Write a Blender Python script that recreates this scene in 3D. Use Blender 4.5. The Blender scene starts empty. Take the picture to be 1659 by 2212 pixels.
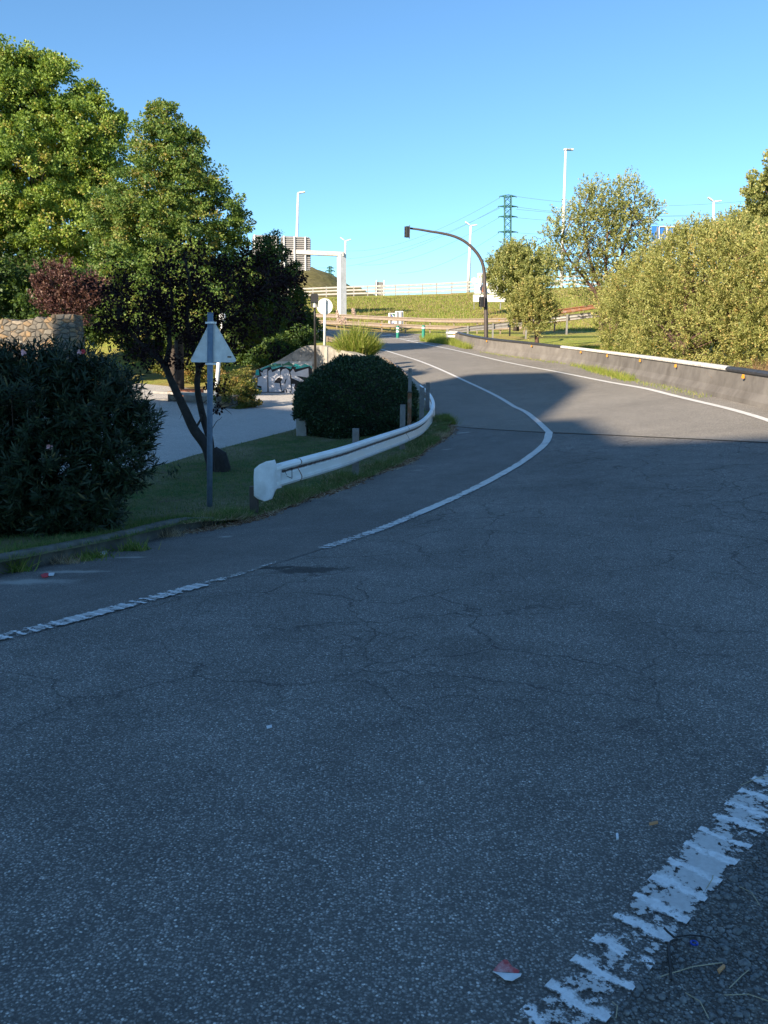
import bpy, bmesh, math, random
import numpy as np
from mathutils import Vector, Matrix
from mathutils.geometry import delaunay_2d_cdt
R = math.radians
sc = bpy.context.scene
C = sc.collection
rng = np.random.default_rng(7)
random.seed(7)

# ------------------------------------------------------------------ camera, sky, sun, exposure
FP = 1810.0
PITCH, ROLL, EYE = R(10.2), 0.0115, 1.6
cam = bpy.data.cameras.new('camera'); camo = bpy.data.objects.new('camera', cam); C.objects.link(camo)
cam.sensor_fit = 'VERTICAL'; cam.sensor_height = 24.0; cam.lens = 24.0*FP/2212
cam.clip_start = 0.05; cam.clip_end = 9000
fw = np.array([0, math.cos(PITCH), -math.sin(PITCH)])
u0 = np.array([0, math.sin(PITCH), math.cos(PITCH)]); r0 = np.array([1., 0, 0])
up = u0*math.cos(ROLL) - r0*math.sin(ROLL); rt = r0*math.cos(ROLL) + u0*math.sin(ROLL)
m4 = Matrix(((rt[0], up[0], -fw[0], 0), (rt[1], up[1], -fw[1], 0), (rt[2], up[2], -fw[2], EYE), (0, 0, 0, 1)))
camo.matrix_world = m4
sc.camera = camo
SUN_EL = 24.0
SD = np.array([0.65, 0.76]); SD /= np.linalg.norm(SD)           # horizontal travel of the light
SU = np.array([SD[1], -SD[0]])
TE = math.tan(R(SUN_EL))
w = bpy.data.worlds.new('World'); sc.world = w; w.use_nodes = True
nt = w.node_tree; nt.nodes.clear()
sky = nt.nodes.new('ShaderNodeTexSky'); sky.sky_type = 'NISHITA'; sky.sun_disc = False
sky.sun_elevation = R(SUN_EL); sky.sun_rotation = math.atan2(-SD[0], -SD[1])
sky.altitude = 20; sky.air_density = 0.9; sky.dust_density = 0.1; sky.ozone_density = 3.6
bg = nt.nodes.new('ShaderNodeBackground'); bg.inputs[1].default_value = 0.1
wo = nt.nodes.new('ShaderNodeOutputWorld')
tint = nt.nodes.new('ShaderNodeMix'); tint.data_type = 'RGBA'; tint.blend_type = 'MULTIPLY'; tint.inputs[0].default_value = 1; tint.inputs[7].default_value = (.74, .95, 1.0, 1)
nt.links.new(sky.outputs[0], tint.inputs[6]); nt.links.new(tint.outputs[2], bg.inputs[0]); nt.links.new(bg.outputs[0], wo.inputs[0])
sl = bpy.data.lights.new('sun', 'SUN'); sl.energy = 5.0; sl.angle = R(0.5); sl.color = (1.0, 0.85, 0.66)
so = bpy.data.objects.new('sun', sl); C.objects.link(so)
sdir = Vector((SD[0]*math.cos(R(SUN_EL)), SD[1]*math.cos(R(SUN_EL)), -math.sin(R(SUN_EL))))
so.rotation_euler = sdir.to_track_quat('-Z', 'Y').to_euler(); so.location = (-30, -40, 30)
sc.view_settings.view_transform = 'Standard'; sc.view_settings.look = 'None'
sc.view_settings.gamma = 1.0; sc.view_settings.exposure = 1.22
sc.render.engine = 'CYCLES'

# ------------------------------------------------------------------ points of the place
def ray(px, py):
    d = fw*FP + rt*(px-829.5) + up*(1106-py)
    return d/d[1]
def P(px, py, Y):
    d = ray(px, py); return np.array([0, 0, EYE]) + d*Y
ANCH = [(0,0,0),(3,1.5,0),(-3,2,-.04),(0,-6,0),(9,-5,.15),(-9,-5,-.15),(-8,1,-.25),(12,8,.6),(20,2,.8),(24,25,1.8),(28,45,3.0),(-12,6,-.4)]
for a in [(0,1246,7.1),(300,1180,9),(545,1118,11.1),(660,1075,12),(873,990,16.6),(960,930,19.6),(935,900,22.5),(905,885,25),
          (1190,945,17),(1115,880,25),(1000,820,33),(1659,877,18.3),(1460,831,25),(1239,786,37.7),(1073,763,44),(1007,747,50),
          (830,755,46),(860,729,60),(860,719,66),(640,712,66),(1130,717,63),(500,706,70)]:
    p = P(*a); ANCH.append(tuple(p))
A = np.array(ANCH, float)
def tps_fit(A, lam=0.6):
    n = len(A); d = np.hypot(A[:, None, 0]-A[None, :, 0], A[:, None, 1]-A[None, :, 1])
    K = np.where(d > 0, d*d*np.log(d+1e-9), 0) + lam*np.eye(n)*4
    Q = np.c_[np.ones(n), A[:, 0], A[:, 1]]
    M = np.block([[K, Q], [Q.T, np.zeros((3, 3))]])
    return np.linalg.solve(M, np.r_[A[:, 2], 0, 0, 0])
TW = tps_fit(A)
def H(X, Y):
    X = np.asarray(X, float); Y = np.asarray(Y, float); sh = np.broadcast(X, Y).shape
    Xc = np.clip(np.broadcast_to(X, sh), -30, 34).ravel(); Yc = np.clip(np.broadcast_to(Y, sh), -12, 74).ravel()
    out = np.empty(len(Xc))
    for i in range(0, len(Xc), 20000):
        x = Xc[i:i+20000]; y = Yc[i:i+20000]
        d = np.hypot(x[:, None]-A[None, :, 0], y[:, None]-A[None, :, 1])
        K = d*d*np.log(d+1e-9)
        out[i:i+20000] = K@TW[:-3] + TW[-3] + TW[-2]*x + TW[-1]*y
    return out.reshape(sh)
def sst(a, b, x): t = np.clip((x-a)/(b-a), 0, 1); return t*t*(3-2*t)
# left edge of the road (ground under the guardrail), as X of Y
RAIL = [P(588,1004,11.2), P(660,985,11.8), P(740,964,12.9), P(778,952,13.9), P(829,936,15.2), P(873,922,16.8), P(907,908,18.8), P(925,892,20.4),
        P(932.6,876,22), P(930.6,860,23.8), P(920.7,844,25.6), P(905,831,27.6)]
EY = [-40, 5, 7.1, 9] + [p[1] for p in RAIL] + [33, 40, 47, 56, 59, 66, 400]
EX = [-9, -8.5, -4.6, -3.2] + [p[0] for p in RAIL] + [P(868,800,33)[0], P(838,775,40)[0], P(800,752,47)[0], P(700,726,56)[0], -30, -60, -60]
def hpark(X, Y): return -.45 + .035*(np.clip(Y, -20, 60)-15)
CREST = [(-60,118,P(400,655,118)[2]),(P(665,643,110)[0],110,P(665,643,110)[2]),(P(960,634,99)[0],99,P(960,634,99)[2]),
         (P(1182,622,93)[0],93,P(1182,622,93)[2]),(P(1306,619,90)[0],90,P(1306,619,90)[2]),(60,86,10.8),(120,86,11)]
CX = [c[0] for c in CREST]; CYv = [c[1] for c in CREST]; CZ = [c[2] for c in CREST]
def T(X, Y):
    X = np.asarray(X, float); Y = np.asarray(Y, float)
    h = H(X, Y); pk = hpark(X, Y)
    e = np.interp(Y, EY, EX)
    soft = np.interp(Y, [0, 18, 26, 30, 400], [2.5, 2.2, .9, .3, .3])
    wl = sst(.35, .35+soft, e-X)
    bank = sst(36.6, 54, Y + np.clip((-3.5-X)*.55, 0, 9)*-1)
    left = pk*(1-bank) + h*bank
    z = h*(1-wl) + left*wl
    far = sst(45, 95, Y)*sst(-9, -26, X); z = z + far*5.5
    cy = np.interp(X, CX, CYv); cz = np.interp(X, CX, CZ)
    t = np.clip((Y-69.5)/(cy-1.0-69.5), 0, 1)
    up_ = np.clip(t, 0, 1)**.92
    zz = z*(1-up_) + cz*up_
    z = np.where(Y > 69.5, zz, z)
    down = sst(0, 1, (Y-cy-14)/60.); z = z*(1-down) + (-2)*down
    ru = sst(2.5, 16, X-np.interp(Y, [-30, 8, 18.3, 25, 37.7, 44, 50, 60, 400], [22, 13.5, 8.6, 8.9, 8.6, 5.9, 5.5, 12, 200]))*1.2
    z = z + ru*sst(66, 40, Y)
    o = sst(140, 600, np.hypot(X, Y)); z = z*(1-o) + (-2)*o
    return z
def cast(px, py, f, y0=1.2, y1=130):
    Ys = np.arange(y0, y1, .05); d = ray(px, py)
    z = EYE + d[2]*Ys; g = f(d[0]*Ys, Ys)
    k = np.argmax(z <= g)
    if z[k] > g[k]: k = len(Ys)-1
    elif k > 0:
        lo, hi = Ys[k-1], Ys[k]
        for _ in range(9):
            mi = (lo+hi)/2
            if EYE+d[2]*mi <= float(f(d[0]*mi, mi)): hi = mi
            else: lo = mi
        return np.array([d[0]*hi, hi, float(f(d[0]*hi, hi))])
    return np.array([d[0]*Ys[k], Ys[k], g[k]])
def G(px, py): return cast(px, py, H)
def GT(px, py): return cast(px, py, T)

# ------------------------------------------------------------------ materials
class NT:
    def __init__(s, m): s.nt = m.node_tree; s.nt.nodes.clear(); s.out = s.n('ShaderNodeOutputMaterial'); s._c = None
    def n(s, t, **k):
        x = s.nt.nodes.new(t)
        for a, b in k.items(): setattr(x, a, b)
        return x
    def put(s, sock, v):
        if isinstance(v, bpy.types.NodeSocket): s.nt.links.new(v, sock)
        elif v is not None:
            if isinstance(v, (tuple, list)) and len(v) == 3 and sock.type == 'RGBA': v = (*v, 1)
            sock.default_value = v
    def co(s):
        if s._c is None: s._c = s.n('ShaderNodeTexCoord').outputs['Object']
        return s._c
    def uv(s): return s.n('ShaderNodeTexCoord').outputs['UV']
    def noise(s, sc, det=3, rough=.55, co=None, dist=0):
        x = s.n('ShaderNodeTexNoise'); s.put(x.inputs['Vector'], co or s.co()); x.inputs['Scale'].default_value = sc
        x.inputs['Detail'].default_value = det; x.inputs['Roughness'].default_value = rough; x.inputs['Distortion'].default_value = dist
        return x.outputs[0]
    def vor(s, sc, feat='F1', co=None, out=0, rnd=1):
        x = s.n('ShaderNodeTexVoronoi', feature=feat); s.put(x.inputs['Vector'], co or s.co()); x.inputs['Scale'].default_value = sc
        x.inputs['Randomness'].default_value = rnd
        return x.outputs[out]
    def ramp(s, fac, stops, interp='LINEAR'):
        x = s.n('ShaderNodeValToRGB'); s.put(x.inputs[0], fac); r = x.color_ramp; r.interpolation = interp
        while len(r.elements) < len(stops): r.elements.new(.5)
        for e, (p, c) in zip(r.elements, stops):
            e.position = p; e.color = (*c, 1) if isinstance(c, (tuple, list)) else (c, c, c, 1)
        return x.outputs[0]
    def mix(s, f, a, b, mode='MIX'):
        x = s.n('ShaderNodeMix', data_type='RGBA', blend_type=mode); s.put(x.inputs[0], f); s.put(x.inputs[6], a); s.put(x.inputs[7], b)
        return x.outputs[2]
    def m(s, op, a, b=None, c=None):
        x = s.n('ShaderNodeMath', operation=op); s.put(x.inputs[0], a)
        if b is not None: s.put(x.inputs[1], b)
        if c is not None: s.put(x.inputs[2], c)
        return x.outputs[0]
    def xyz(s, v=None):
        x = s.n('ShaderNodeSeparateXYZ'); s.put(x.inputs[0], v or s.co()); return x.outputs
    def mapv(s, v, scale):
        x = s.n('ShaderNodeVectorMath', operation='MULTIPLY'); s.put(x.inputs[0], v); x.inputs[1].default_value = scale; return x.outputs[0]
    def bump(s, h, st=.5, d=.01):
        x = s.n('ShaderNodeBump'); s.put(x.inputs['Height'], h); x.inputs['Strength'].default_value = st; x.inputs['Distance'].default_value = d
        return x.outputs[0]
    def pr(s, col, rough=.7, metal=0, nrm=None, spec=.5):
        x = s.n('ShaderNodeBsdfPrincipled'); s.put(x.inputs['Base Color'], col); s.put(x.inputs['Roughness'], rough)
        x.inputs['Metallic'].default_value = metal; x.inputs['Specular IOR Level'].default_value = spec
        if nrm is not None: s.put(x.inputs['Normal'], nrm)
        return x.outputs[0]
    def fin(s, sh): s.put(s.out.inputs[0], sh)
def newmat(name):
    m = bpy.data.materials.new(name); m.use_nodes = True; return m, NT(m)
M = {}
def plain(name, col, rough=.6, metal=0, var=.25, sc=8, bump=.15, spec=.4, dirt=None):
    m, t = newmat(name)
    n = t.noise(sc, 5, .65)
    c = t.mix(t.ramp(n, [(.3, 0), (.7, 1)]), tuple(x*(1-var) for x in col), tuple(min(1, x*(1+var*.5)) for x in col))
    if dirt: c = t.mix(t.ramp(t.noise(sc*.35, 6, .7), [(.5, 0), (.72, .8)]), c, dirt)
    t.fin(t.pr(c, rough, metal, t.bump(t.noise(sc*12, 4), bump, .003), spec)); M[name] = m
plain('white_metal', (.86, .86, .86), .5, dirt=(.5, .47, .42), sc=3)
plain('white_pole', (.72, .72, .71), .5, sc=2)
plain('grey_paint_pole', (.14, .2, .28), .55, sc=14, dirt=(.22, .26, .3))
plain('sign_back', (.74, .75, .75), .45, sc=5, dirt=(.55, .57, .57))
plain('disc_back', (.68, .68, .62), .5, sc=5)
plain('galvanised', (.3, .29, .275), .5, .35, sc=6, dirt=(.3, .25, .2))
plain('galvanised_warm', (.27, .215, .165), .55, .1, sc=5, dirt=(.28, .2, .14))
plain('post_wood', (.2, .2, .2), .85, sc=12, bump=.6, dirt=(.16, .1, .07))
plain('rust', (.2, .085, .04), .85, sc=14, bump=.5, dirt=(.3, .27, .25))
plain('dark_iron', (.018, .017, .017), .45, sc=8)
plain('mast_brown', (.075, .06, .055), .45, sc=5)
plain('black_plastic', (.015, .015, .016), .4)
plain('bark', (.07, .055, .045), .9, sc=10, bump=1.0, var=.5)
plain('bark_dark', (.035, .03, .028), .9, sc=10, bump=1.0, var=.5)
plain('bark_red', (.12, .07, .055), .9, sc=10, bump=.8, var=.4)
plain('concrete', (.36, .33, .28), .9, sc=2.2, bump=.5, dirt=(.16, .15, .13), var=.35)
plain('kerb_stone', (.15, .15, .135), .95, sc=5, bump=.8, dirt=(.07, .08, .06), var=.5)
plain('sign_panel', (.78, .78, .76), .45, sc=4)
plain('sign_grey', (.2, .2, .205), .5, sc=4)
plain('bollard_green', (.02, .22, .15), .45)
plain('orange_reflector', (.62, .28, .03), .4)
plain('blue_panel', (.03, .16, .5), .45)
plain('stone_slab', (.34, .32, .29), .9, sc=5, bump=.5)
plain('terracotta', (.34, .13, .07), .85, sc=8)
plain('pylon_green', (.035, .13, .115), .6)
plain('cable', (.09, .13, .16), .6)
plain('glass_lamp', (.6, .6, .58), .25)
plain('facade', (.6, .56, .5), .9)
plain('window_dark', (.04, .05, .06), .15)
plain('graffiti_black', (.012, .012, .015), .7); plain('graffiti_silver', (.5, .5, .54), .5, sc=3); plain('graffiti_teal', (.03, .36, .33), .7, sc=4, dirt=(.25, .45, .42))
plain('graffiti_pale', (.42, .43, .42), .85, sc=4); plain('graffiti_blue', (.04, .1, .4), .6); plain('graffiti_green', (.05, .16, .1), .7)
plain('paper_red', (.5, .07, .07), .7, sc=40, dirt=(.75, .6, .58)); plain('paper_white', (.72, .74, .76), .7); plain('blue_plastic', (.02, .07, .4), .35)
plain('filter_orange', (.6, .3, .13), .8); plain('petal', (.75, .42, .45), .6); plain('petal_red', (.6, .07, .09), .6)
plain('rail_pale', (.36, .34, .31), .5, sc=3, dirt=(.25, .22, .18))
plain('russet_brown', (.2, .12, .075), .9, sc=6, dirt=(.16, .14, .1))
plain('stalk', (.3, .32, .1), .8)
plain('stem', (.42, .36, .24), .8)
plain('tar', (.03, .028, .026), .95, spec=.1)
plain('plume', (.62, .47, .38), .9)

def asphalt(name, base, stone, scale, crack, tone, bumpd=.0035, fleck=.93, dust=()):
    m, t = newmat(name)
    wn = t.n('ShaderNodeTexNoise'); t.put(wn.inputs['Vector'], t.co()); wn.inputs['Scale'].default_value = scale*1.1; wn.inputs['Detail'].default_value = 2
    wa = t.n('ShaderNodeVectorMath', operation='MULTIPLY_ADD'); t.put(wa.inputs[0], wn.outputs[1]); wa.inputs[1].default_value = (.9/scale,)*3; t.put(wa.inputs[2], t.co())
    cell = t.n('ShaderNodeTexVoronoi', feature='F1'); t.put(cell.inputs['Vector'], wa.outputs[0]); cell.inputs['Scale'].default_value = scale
    cv = t.xyz(cell.outputs['Color'])[0]; dist = cell.outputs['Distance']
    st = t.ramp(cv, [(0, tuple(x*.3 for x in stone)), (.35, tuple(x*.65 for x in stone)), (.75, stone), (fleck, tuple(x*1.35 for x in stone)), (.995, tuple(min(1, x*2.2) for x in stone))])
    body = t.mix(t.ramp(dist, [(.3, 0), (.62, 1)]), st, tuple(x*.62 for x in base))
    fine = t.ramp(t.noise(scale*1.3, 6, .8), [(.3, .5), (.7, 1.5)])
    body = t.mix(1.0, body, fine, 'MULTIPLY')
    big = t.ramp(t.noise(.55, 5, .62, dist=.4), [(.3, 1-tone), (.7, 1+tone)])
    mid = t.ramp(t.noise(3.2, 5, .7), [(.3, 1-tone*.75), (.72, 1+tone*.7)])
    body = t.mix(1.0, t.mix(1.0, body, big, 'MULTIPLY'), mid, 'MULTIPLY')
    nrmh = t.m('SUBTRACT', 1.0, dist)
    for pc, ra, rb in dust:
        dv = t.n('ShaderNodeVectorMath', operation='SUBTRACT'); t.put(dv.inputs[0], t.co()); dv.inputs[1].default_value = (pc[0], pc[1], 0)
        q = t.xyz(dv.outputs[0]); e_ = t.m('SQRT', t.m('ADD', t.m('POWER', t.m('DIVIDE', t.m('ABSOLUTE', q[0]), ra), 2.), t.m('POWER', t.m('DIVIDE', t.m('ABSOLUTE', q[1]), rb), 2.)))
        e_ = t.m('ADD', e_, t.m('MULTIPLY', t.m('SUBTRACT', t.noise(6, 6, .75), .5), 2.2))
        body = t.mix(t.ramp(e_, [(.3, .65), (1.0, 0)]), body, (.46, .44, .4))
    if crack:
        for k, (pc, ra, rb) in enumerate(STAIN):
            dv = t.n('ShaderNodeVectorMath', operation='SUBTRACT'); t.put(dv.inputs[0], t.co()); dv.inputs[1].default_value = (pc[0], pc[1], 0)
            q = t.xyz(dv.outputs[0]); e_ = t.m('SQRT', t.m('ADD', t.m('POWER', t.m('DIVIDE', t.m('ABSOLUTE', q[0]), ra), 2.), t.m('POWER', t.m('DIVIDE', t.m('ABSOLUTE', q[1]), rb*3), 2.)))
            e_ = t.m('ADD', e_, t.m('MULTIPLY', t.m('SUBTRACT', t.noise(7, 6, .75), .5), 2.6))
            body = t.mix(t.ramp(e_, [(.45, .8 if k < 2 else .2), (.95, 0)]), body, (.02, .019, .018))
    if crack:
        wv = t.n('ShaderNodeTexNoise'); t.put(wv.inputs['Vector'], t.co()); wv.inputs['Scale'].default_value = 1.6; wv.inputs['Detail'].default_value = 7
        wc = t.n('ShaderNodeVectorMath', operation='MULTIPLY_ADD'); t.put(wc.inputs[0], wv.outputs[1]); wc.inputs[1].default_value = (.75, .75, .75); t.put(wc.inputs[2], t.co())
        e1 = t.vor(1.05, 'DISTANCE_TO_EDGE', co=wc.outputs[0]); e2 = t.vor(3.4, 'DISTANCE_TO_EDGE', co=wc.outputs[0])
        c1 = t.ramp(e1, [(.002, 1), (.013, 0)]); c2 = t.ramp(e2, [(.004, .8), (.026, 0)])
        k1 = t.ramp(t.noise(.3, 4), [(.38, 0), (.52, 1)]); k2 = t.ramp(t.noise(.36, 4), [(.5, 0), (.6, 1)])
        ym = t.n('ShaderNodeMapRange'); t.put(ym.inputs[0], t.xyz()[1]); ym.inputs[1].default_value = 2.9; ym.inputs[2].default_value = 4.2
        cr = t.m('MULTIPLY', t.m('MAXIMUM', t.m('MULTIPLY', c1, k1), t.m('MULTIPLY', c2, k2)), ym.outputs[0])
        body = t.mix(t.m('MULTIPLY', cr, crack), body, (.012, .012, .012))
        nrmh = t.m('SUBTRACT', nrmh, t.m('MULTIPLY', cr, 2.0))
    t.fin(t.pr(body, .85, 0, t.bump(nrmh, .8, bumpd), .35)); M[name] = m; return m
STAIN = [(G(672,1231), .42, .075), (G(600,1226), .22, .03), (G(1050,1400), .5, .12)]
asphalt('asphalt_old', (.185, .173, .158), (.33, .31, .282), 112, .6, .22)
asphalt('asphalt_ramp', (.275, .25, .215), (.34, .312, .27), 120, .0, .12, .0025)
asphalt('asphalt_shoulder', (.205, .19, .172), (.26, .243, .222), 150, .0, .2, .002, dust=[(G(60,1258), .5, .16), (G(160,1236), .42, .08), (G(280,1205), .2, .07), (G(488,1160), .12, .09), (G(905,1016), .1, .05), (G(966,971), .14, .06), (G(1000,935), .25, .1)])
asphalt('gravel_dirt', (.13, .115, .1), (.25, .235, .205), 105, .0, .3, .006, .93)
asphalt('plaza_asphalt', (.62, .58, .53), (.66, .62, .57), 110, .0, .08, .002)

def paint(name, ribs, cover, low=.45):
    m, t = newmat(name)
    s = t.xyz(t.uv()); u, v = s[0], s[1]
    cv = t.n('ShaderNodeCombineXYZ'); t.put(cv.inputs[0], t.m('MULTIPLY', u, 1.0)); t.put(cv.inputs[1], t.m('MULTIPLY', v, .3))
    fine = t.noise(38, 5, .75); med = t.noise(11, 4, .6, co=t.co()); lo = t.noise(1.3, 3)
    edge = t.m('ABSOLUTE', t.m('SUBTRACT', v, .5))
    base = t.m('ADD', t.m('MULTIPLY', fine, .55), t.m('ADD', t.m('MULTIPLY', med, .5), t.m('MULTIPLY', lo, low)))
    base = t.m('SUBTRACT', base, t.m('MULTIPLY', t.m('POWER', t.m('MULTIPLY', edge, 2), 6), .16))
    a = t.ramp(base, [(cover, 0), (cover+.03, 1)])
    if ribs:
        fr = t.m('FRACT', t.m('ADD', t.m('DIVIDE', u, ribs), t.m('MULTIPLY', t.noise(7, 5, .7), 1.15)))
        rib = t.m('MULTIPLY', t.ramp(fr, [(.02, 0), (.1, 1), (.3, 1), (.4, 0)]), t.ramp(t.noise(20, 5, .75), [(.40, 0), (.43, 1)]))
        if low > .6: rib = t.m('MULTIPLY', rib, t.ramp(lo, [(.4, 0), (.45, 1)]))
        a = t.m('MAXIMUM', a, rib)
        col = t.mix(rib, (.56, .55, .53), (.8, .8, .79))
        col = t.mix(t.ramp(fine, [(.35, .4), (.6, 0)]), col, (.3, .27, .26))
    else:
        col = t.mix(t.ramp(med, [(.35, .5), (.65, 0)]), (.66, .65, .62), (.42, .4, .37))
    tr = t.n('ShaderNodeBsdfTransparent'); mx = t.n('ShaderNodeMixShader'); t.put(mx.inputs[0], a)
    t.put(mx.inputs[1], tr.outputs[0]); t.put(mx.inputs[2], t.pr(col, .6, 0, t.bump(fine, .3, .003))); t.fin(mx.outputs[0]); M[name] = m
paint('paint_ribbed', .13, .735)
paint('paint_worn', .10, .71, .5)
paint('paint_faint', 0, .80, .45)
paint('paint_mid', 0, .60)
paint('paint_clean', 0, .50)

def grassmat(name, c1, c2, c3, sc=1.5, soil=None):
    m, t = newmat(name)
    n1 = t.noise(sc, 5, .65); n2 = t.noise(sc*9, 4, .7); n3 = t.noise(sc*.18, 4, .6)
    c = t.mix(t.ramp(n1, [(.35, 0), (.65, 1)]), c1, c2)
    c = t.mix(t.ramp(n3, [(.45, 0), (.62, .85)]), c, c3)
    c = t.mix(1.0, c, t.ramp(n2, [(.3, .55), (.7, 1.4)]), 'MULTIPLY')
    if soil: c = t.mix(t.ramp(t.noise(sc*.9, 6, .7), [(.56, 0), (.66, .9)]), c, soil)
    t.fin(t.pr(c, .95, 0, t.bump(t.noise(sc*24, 4, .7), .9, .05), .1)); M[name] = m
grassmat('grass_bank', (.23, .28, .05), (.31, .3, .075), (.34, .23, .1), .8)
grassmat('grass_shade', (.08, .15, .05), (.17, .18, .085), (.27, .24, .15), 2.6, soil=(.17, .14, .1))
grassmat('hill_scrub', (.17, .15, .05), (.2, .17, .07), (.12, .1, .045), .12)

def leafmat(name, stops, trans=.3, rough=.5, spec=.35):
    m, t = newmat(name)
    at = t.n('ShaderNodeAttribute', attribute_name='rnd')
    c = t.ramp(at.outputs['Fac'], stops)
    tr = t.n('ShaderNodeBsdfTranslucent'); t.put(tr.inputs[0], t.mix(1.0, c, (1.25, 1.2, .6), 'MULTIPLY'))
    mx = t.n('ShaderNodeMixShader'); mx.inputs[0].default_value = trans
    t.put(mx.inputs[1], t.pr(c, rough, 0, None, spec)); t.put(mx.inputs[2], tr.outputs[0]); t.fin(mx.outputs[0]); M[name] = m
leafmat('leaf_plane', [(0, (0.103, 0.184, 0.0336)), (.5, (0.207, 0.301, 0.0559)), (.9, (0.318, 0.401, 0.0745)), (1, (0.386, 0.334, 0.0931))])
leafmat('leaf_lime', [(0, (0.0653, 0.129, 0.0319)), (.5, (0.145, 0.225, 0.046)), (.9, (0.232, 0.282, 0.062)), (1, (0.29, 0.241, 0.0708))])
leafmat('leaf_dark', [(0, (0.027, 0.056, 0.0168)), (.6, (0.06, 0.112, 0.0264)), (1, (0.135, 0.192, 0.036))])
leafmat('leaf_purple', [(0, (0.0096, 0.0056, 0.0072)), (.6, (0.0224, 0.0112, 0.0144)), (1, (0.04, 0.024, 0.0208))], .12, .85, .1)
leafmat('leaf_maroon', [(0, (0.0518, 0.0215, 0.0235)), (.6, (0.121, 0.056, 0.0469)), (1, (0.207, 0.121, 0.0864))], .2)
leafmat('leaf_oleander', [(0, (0.0102, 0.0238, 0.0119)), (.6, (0.0187, 0.0374, 0.017)), (.95, (0.0306, 0.0527, 0.0221)), (1, (0.119, 0.102, 0.034))], .1, .5, .3)
leafmat('leaf_box', [(0, (0.0172, 0.04, 0.02)), (.6, (0.0358, 0.0744, 0.0315)), (1, (0.0786, 0.122, 0.0429))], .12, .42)
leafmat('leaf_hedge', [(0, (0.065, 0.0975, 0.0195)), (.6, (0.169, 0.182, 0.039)), (1, (0.338, 0.208, 0.065))], .3)
leafmat('leaf_willow', [(0, (0.156, 0.178, 0.0501)), (.5, (0.298, 0.312, 0.0927)), (.9, (0.454, 0.429, 0.158)), (1, (0.532, 0.374, 0.143))], .3)
leafmat('leaf_olive', [(0, (0.136, 0.162, 0.0559)), (.5, (0.261, 0.293, 0.0931)), (1, (0.448, 0.414, 0.149))], .3)
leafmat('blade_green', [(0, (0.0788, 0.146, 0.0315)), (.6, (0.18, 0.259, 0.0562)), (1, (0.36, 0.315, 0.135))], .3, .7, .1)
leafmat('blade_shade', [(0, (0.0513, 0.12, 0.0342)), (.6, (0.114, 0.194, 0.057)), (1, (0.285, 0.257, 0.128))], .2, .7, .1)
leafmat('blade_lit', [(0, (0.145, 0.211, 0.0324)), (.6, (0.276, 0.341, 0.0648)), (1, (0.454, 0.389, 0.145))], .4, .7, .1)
leafmat('straw_pale', [(0, (.2, .14, .09)), (.6, (.42, .33, .22)), (1, (.62, .52, .38))], .2, .8, .1)  # straw copy with its colour lightened to offset the shade on the verge
leafmat('litter_mix', [(0, (.12, .05, .03)), (.5, (.25, .15, .09)), (1, (.6, .52, .4))], .1, .8, .1)
leafmat('straw', [(0, (0.12, 0.084, 0.048)), (.6, (0.24, 0.174, 0.102)), (1, (0.408, 0.324, 0.204))], .2, .8, .1)
leafmat('straw_red', [(0, (.13, .07, .04)), (.6, (.24, .14, .08)), (1, (.34, .24, .12))], .2, .8, .1)

# concrete wall, jersey, stone
m, t = newmat('wall_concrete')
c = t.mix(t.ramp(t.noise(1.4, 6, .7), [(.35, 0), (.65, 1)]), (.16, .155, .145), (.38, .35, .31))
c = t.mix(t.ramp(t.noise(4, 5, .7), [(.5, 0), (.6, .6)]), c, (.09, .09, .085))
t.fin(t.pr(c, .95, 0, t.bump(t.noise(14, 5, .7), .5, .02), .2)); M['wall_concrete'] = m
m, t = newmat('jersey')
st = t.mapv(t.co(), (1.2, 1.2, .9))
c = t.mix(t.ramp(t.noise(1.2, 6, .7, co=st), [(.3, 0), (.7, 1)]), (.115, .105, .097), (.2, .185, .168))
c = t.mix(t.ramp(t.noise(.8, 5, .6), [(.5, 0), (.7, .5)]), c, (.07, .06, .052))
t.fin(t.pr(c, .9, 0, t.bump(t.noise(30, 4), .4, .006), .2)); M['jersey'] = m
m, t = newmat('rubble_stone')
sc3 = t.mapv(t.co(), (1, 1, 1.7))
cid = t.n('ShaderNodeTexVoronoi', feature='F1'); t.put(cid.inputs['Vector'], sc3); cid.inputs['Scale'].default_value = 4.6
e = t.vor(4.6, 'DISTANCE_TO_EDGE', co=sc3)
c = t.ramp(t.xyz(cid.outputs['Color'])[0], [(0, (.1, .09, .075)), (.4, (.19, .17, .14)), (.75, (.3, .19, .09)), (1, (.3, .27, .22))])
c = t.mix(t.ramp(t.noise(9, 5, .7), [(.4, 0), (.7, .7)]), c, (.14, .13, .11))
c = t.mix(t.ramp(e, [(.0, .9), (.07, 0)]), c, (.07, .06, .05))
t.fin(t.pr(c, .95, 0, t.bump(t.ramp(e, [(0, 0), (.2, 1)]), .9, .04), .2)); M['rubble_stone'] = m
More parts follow.
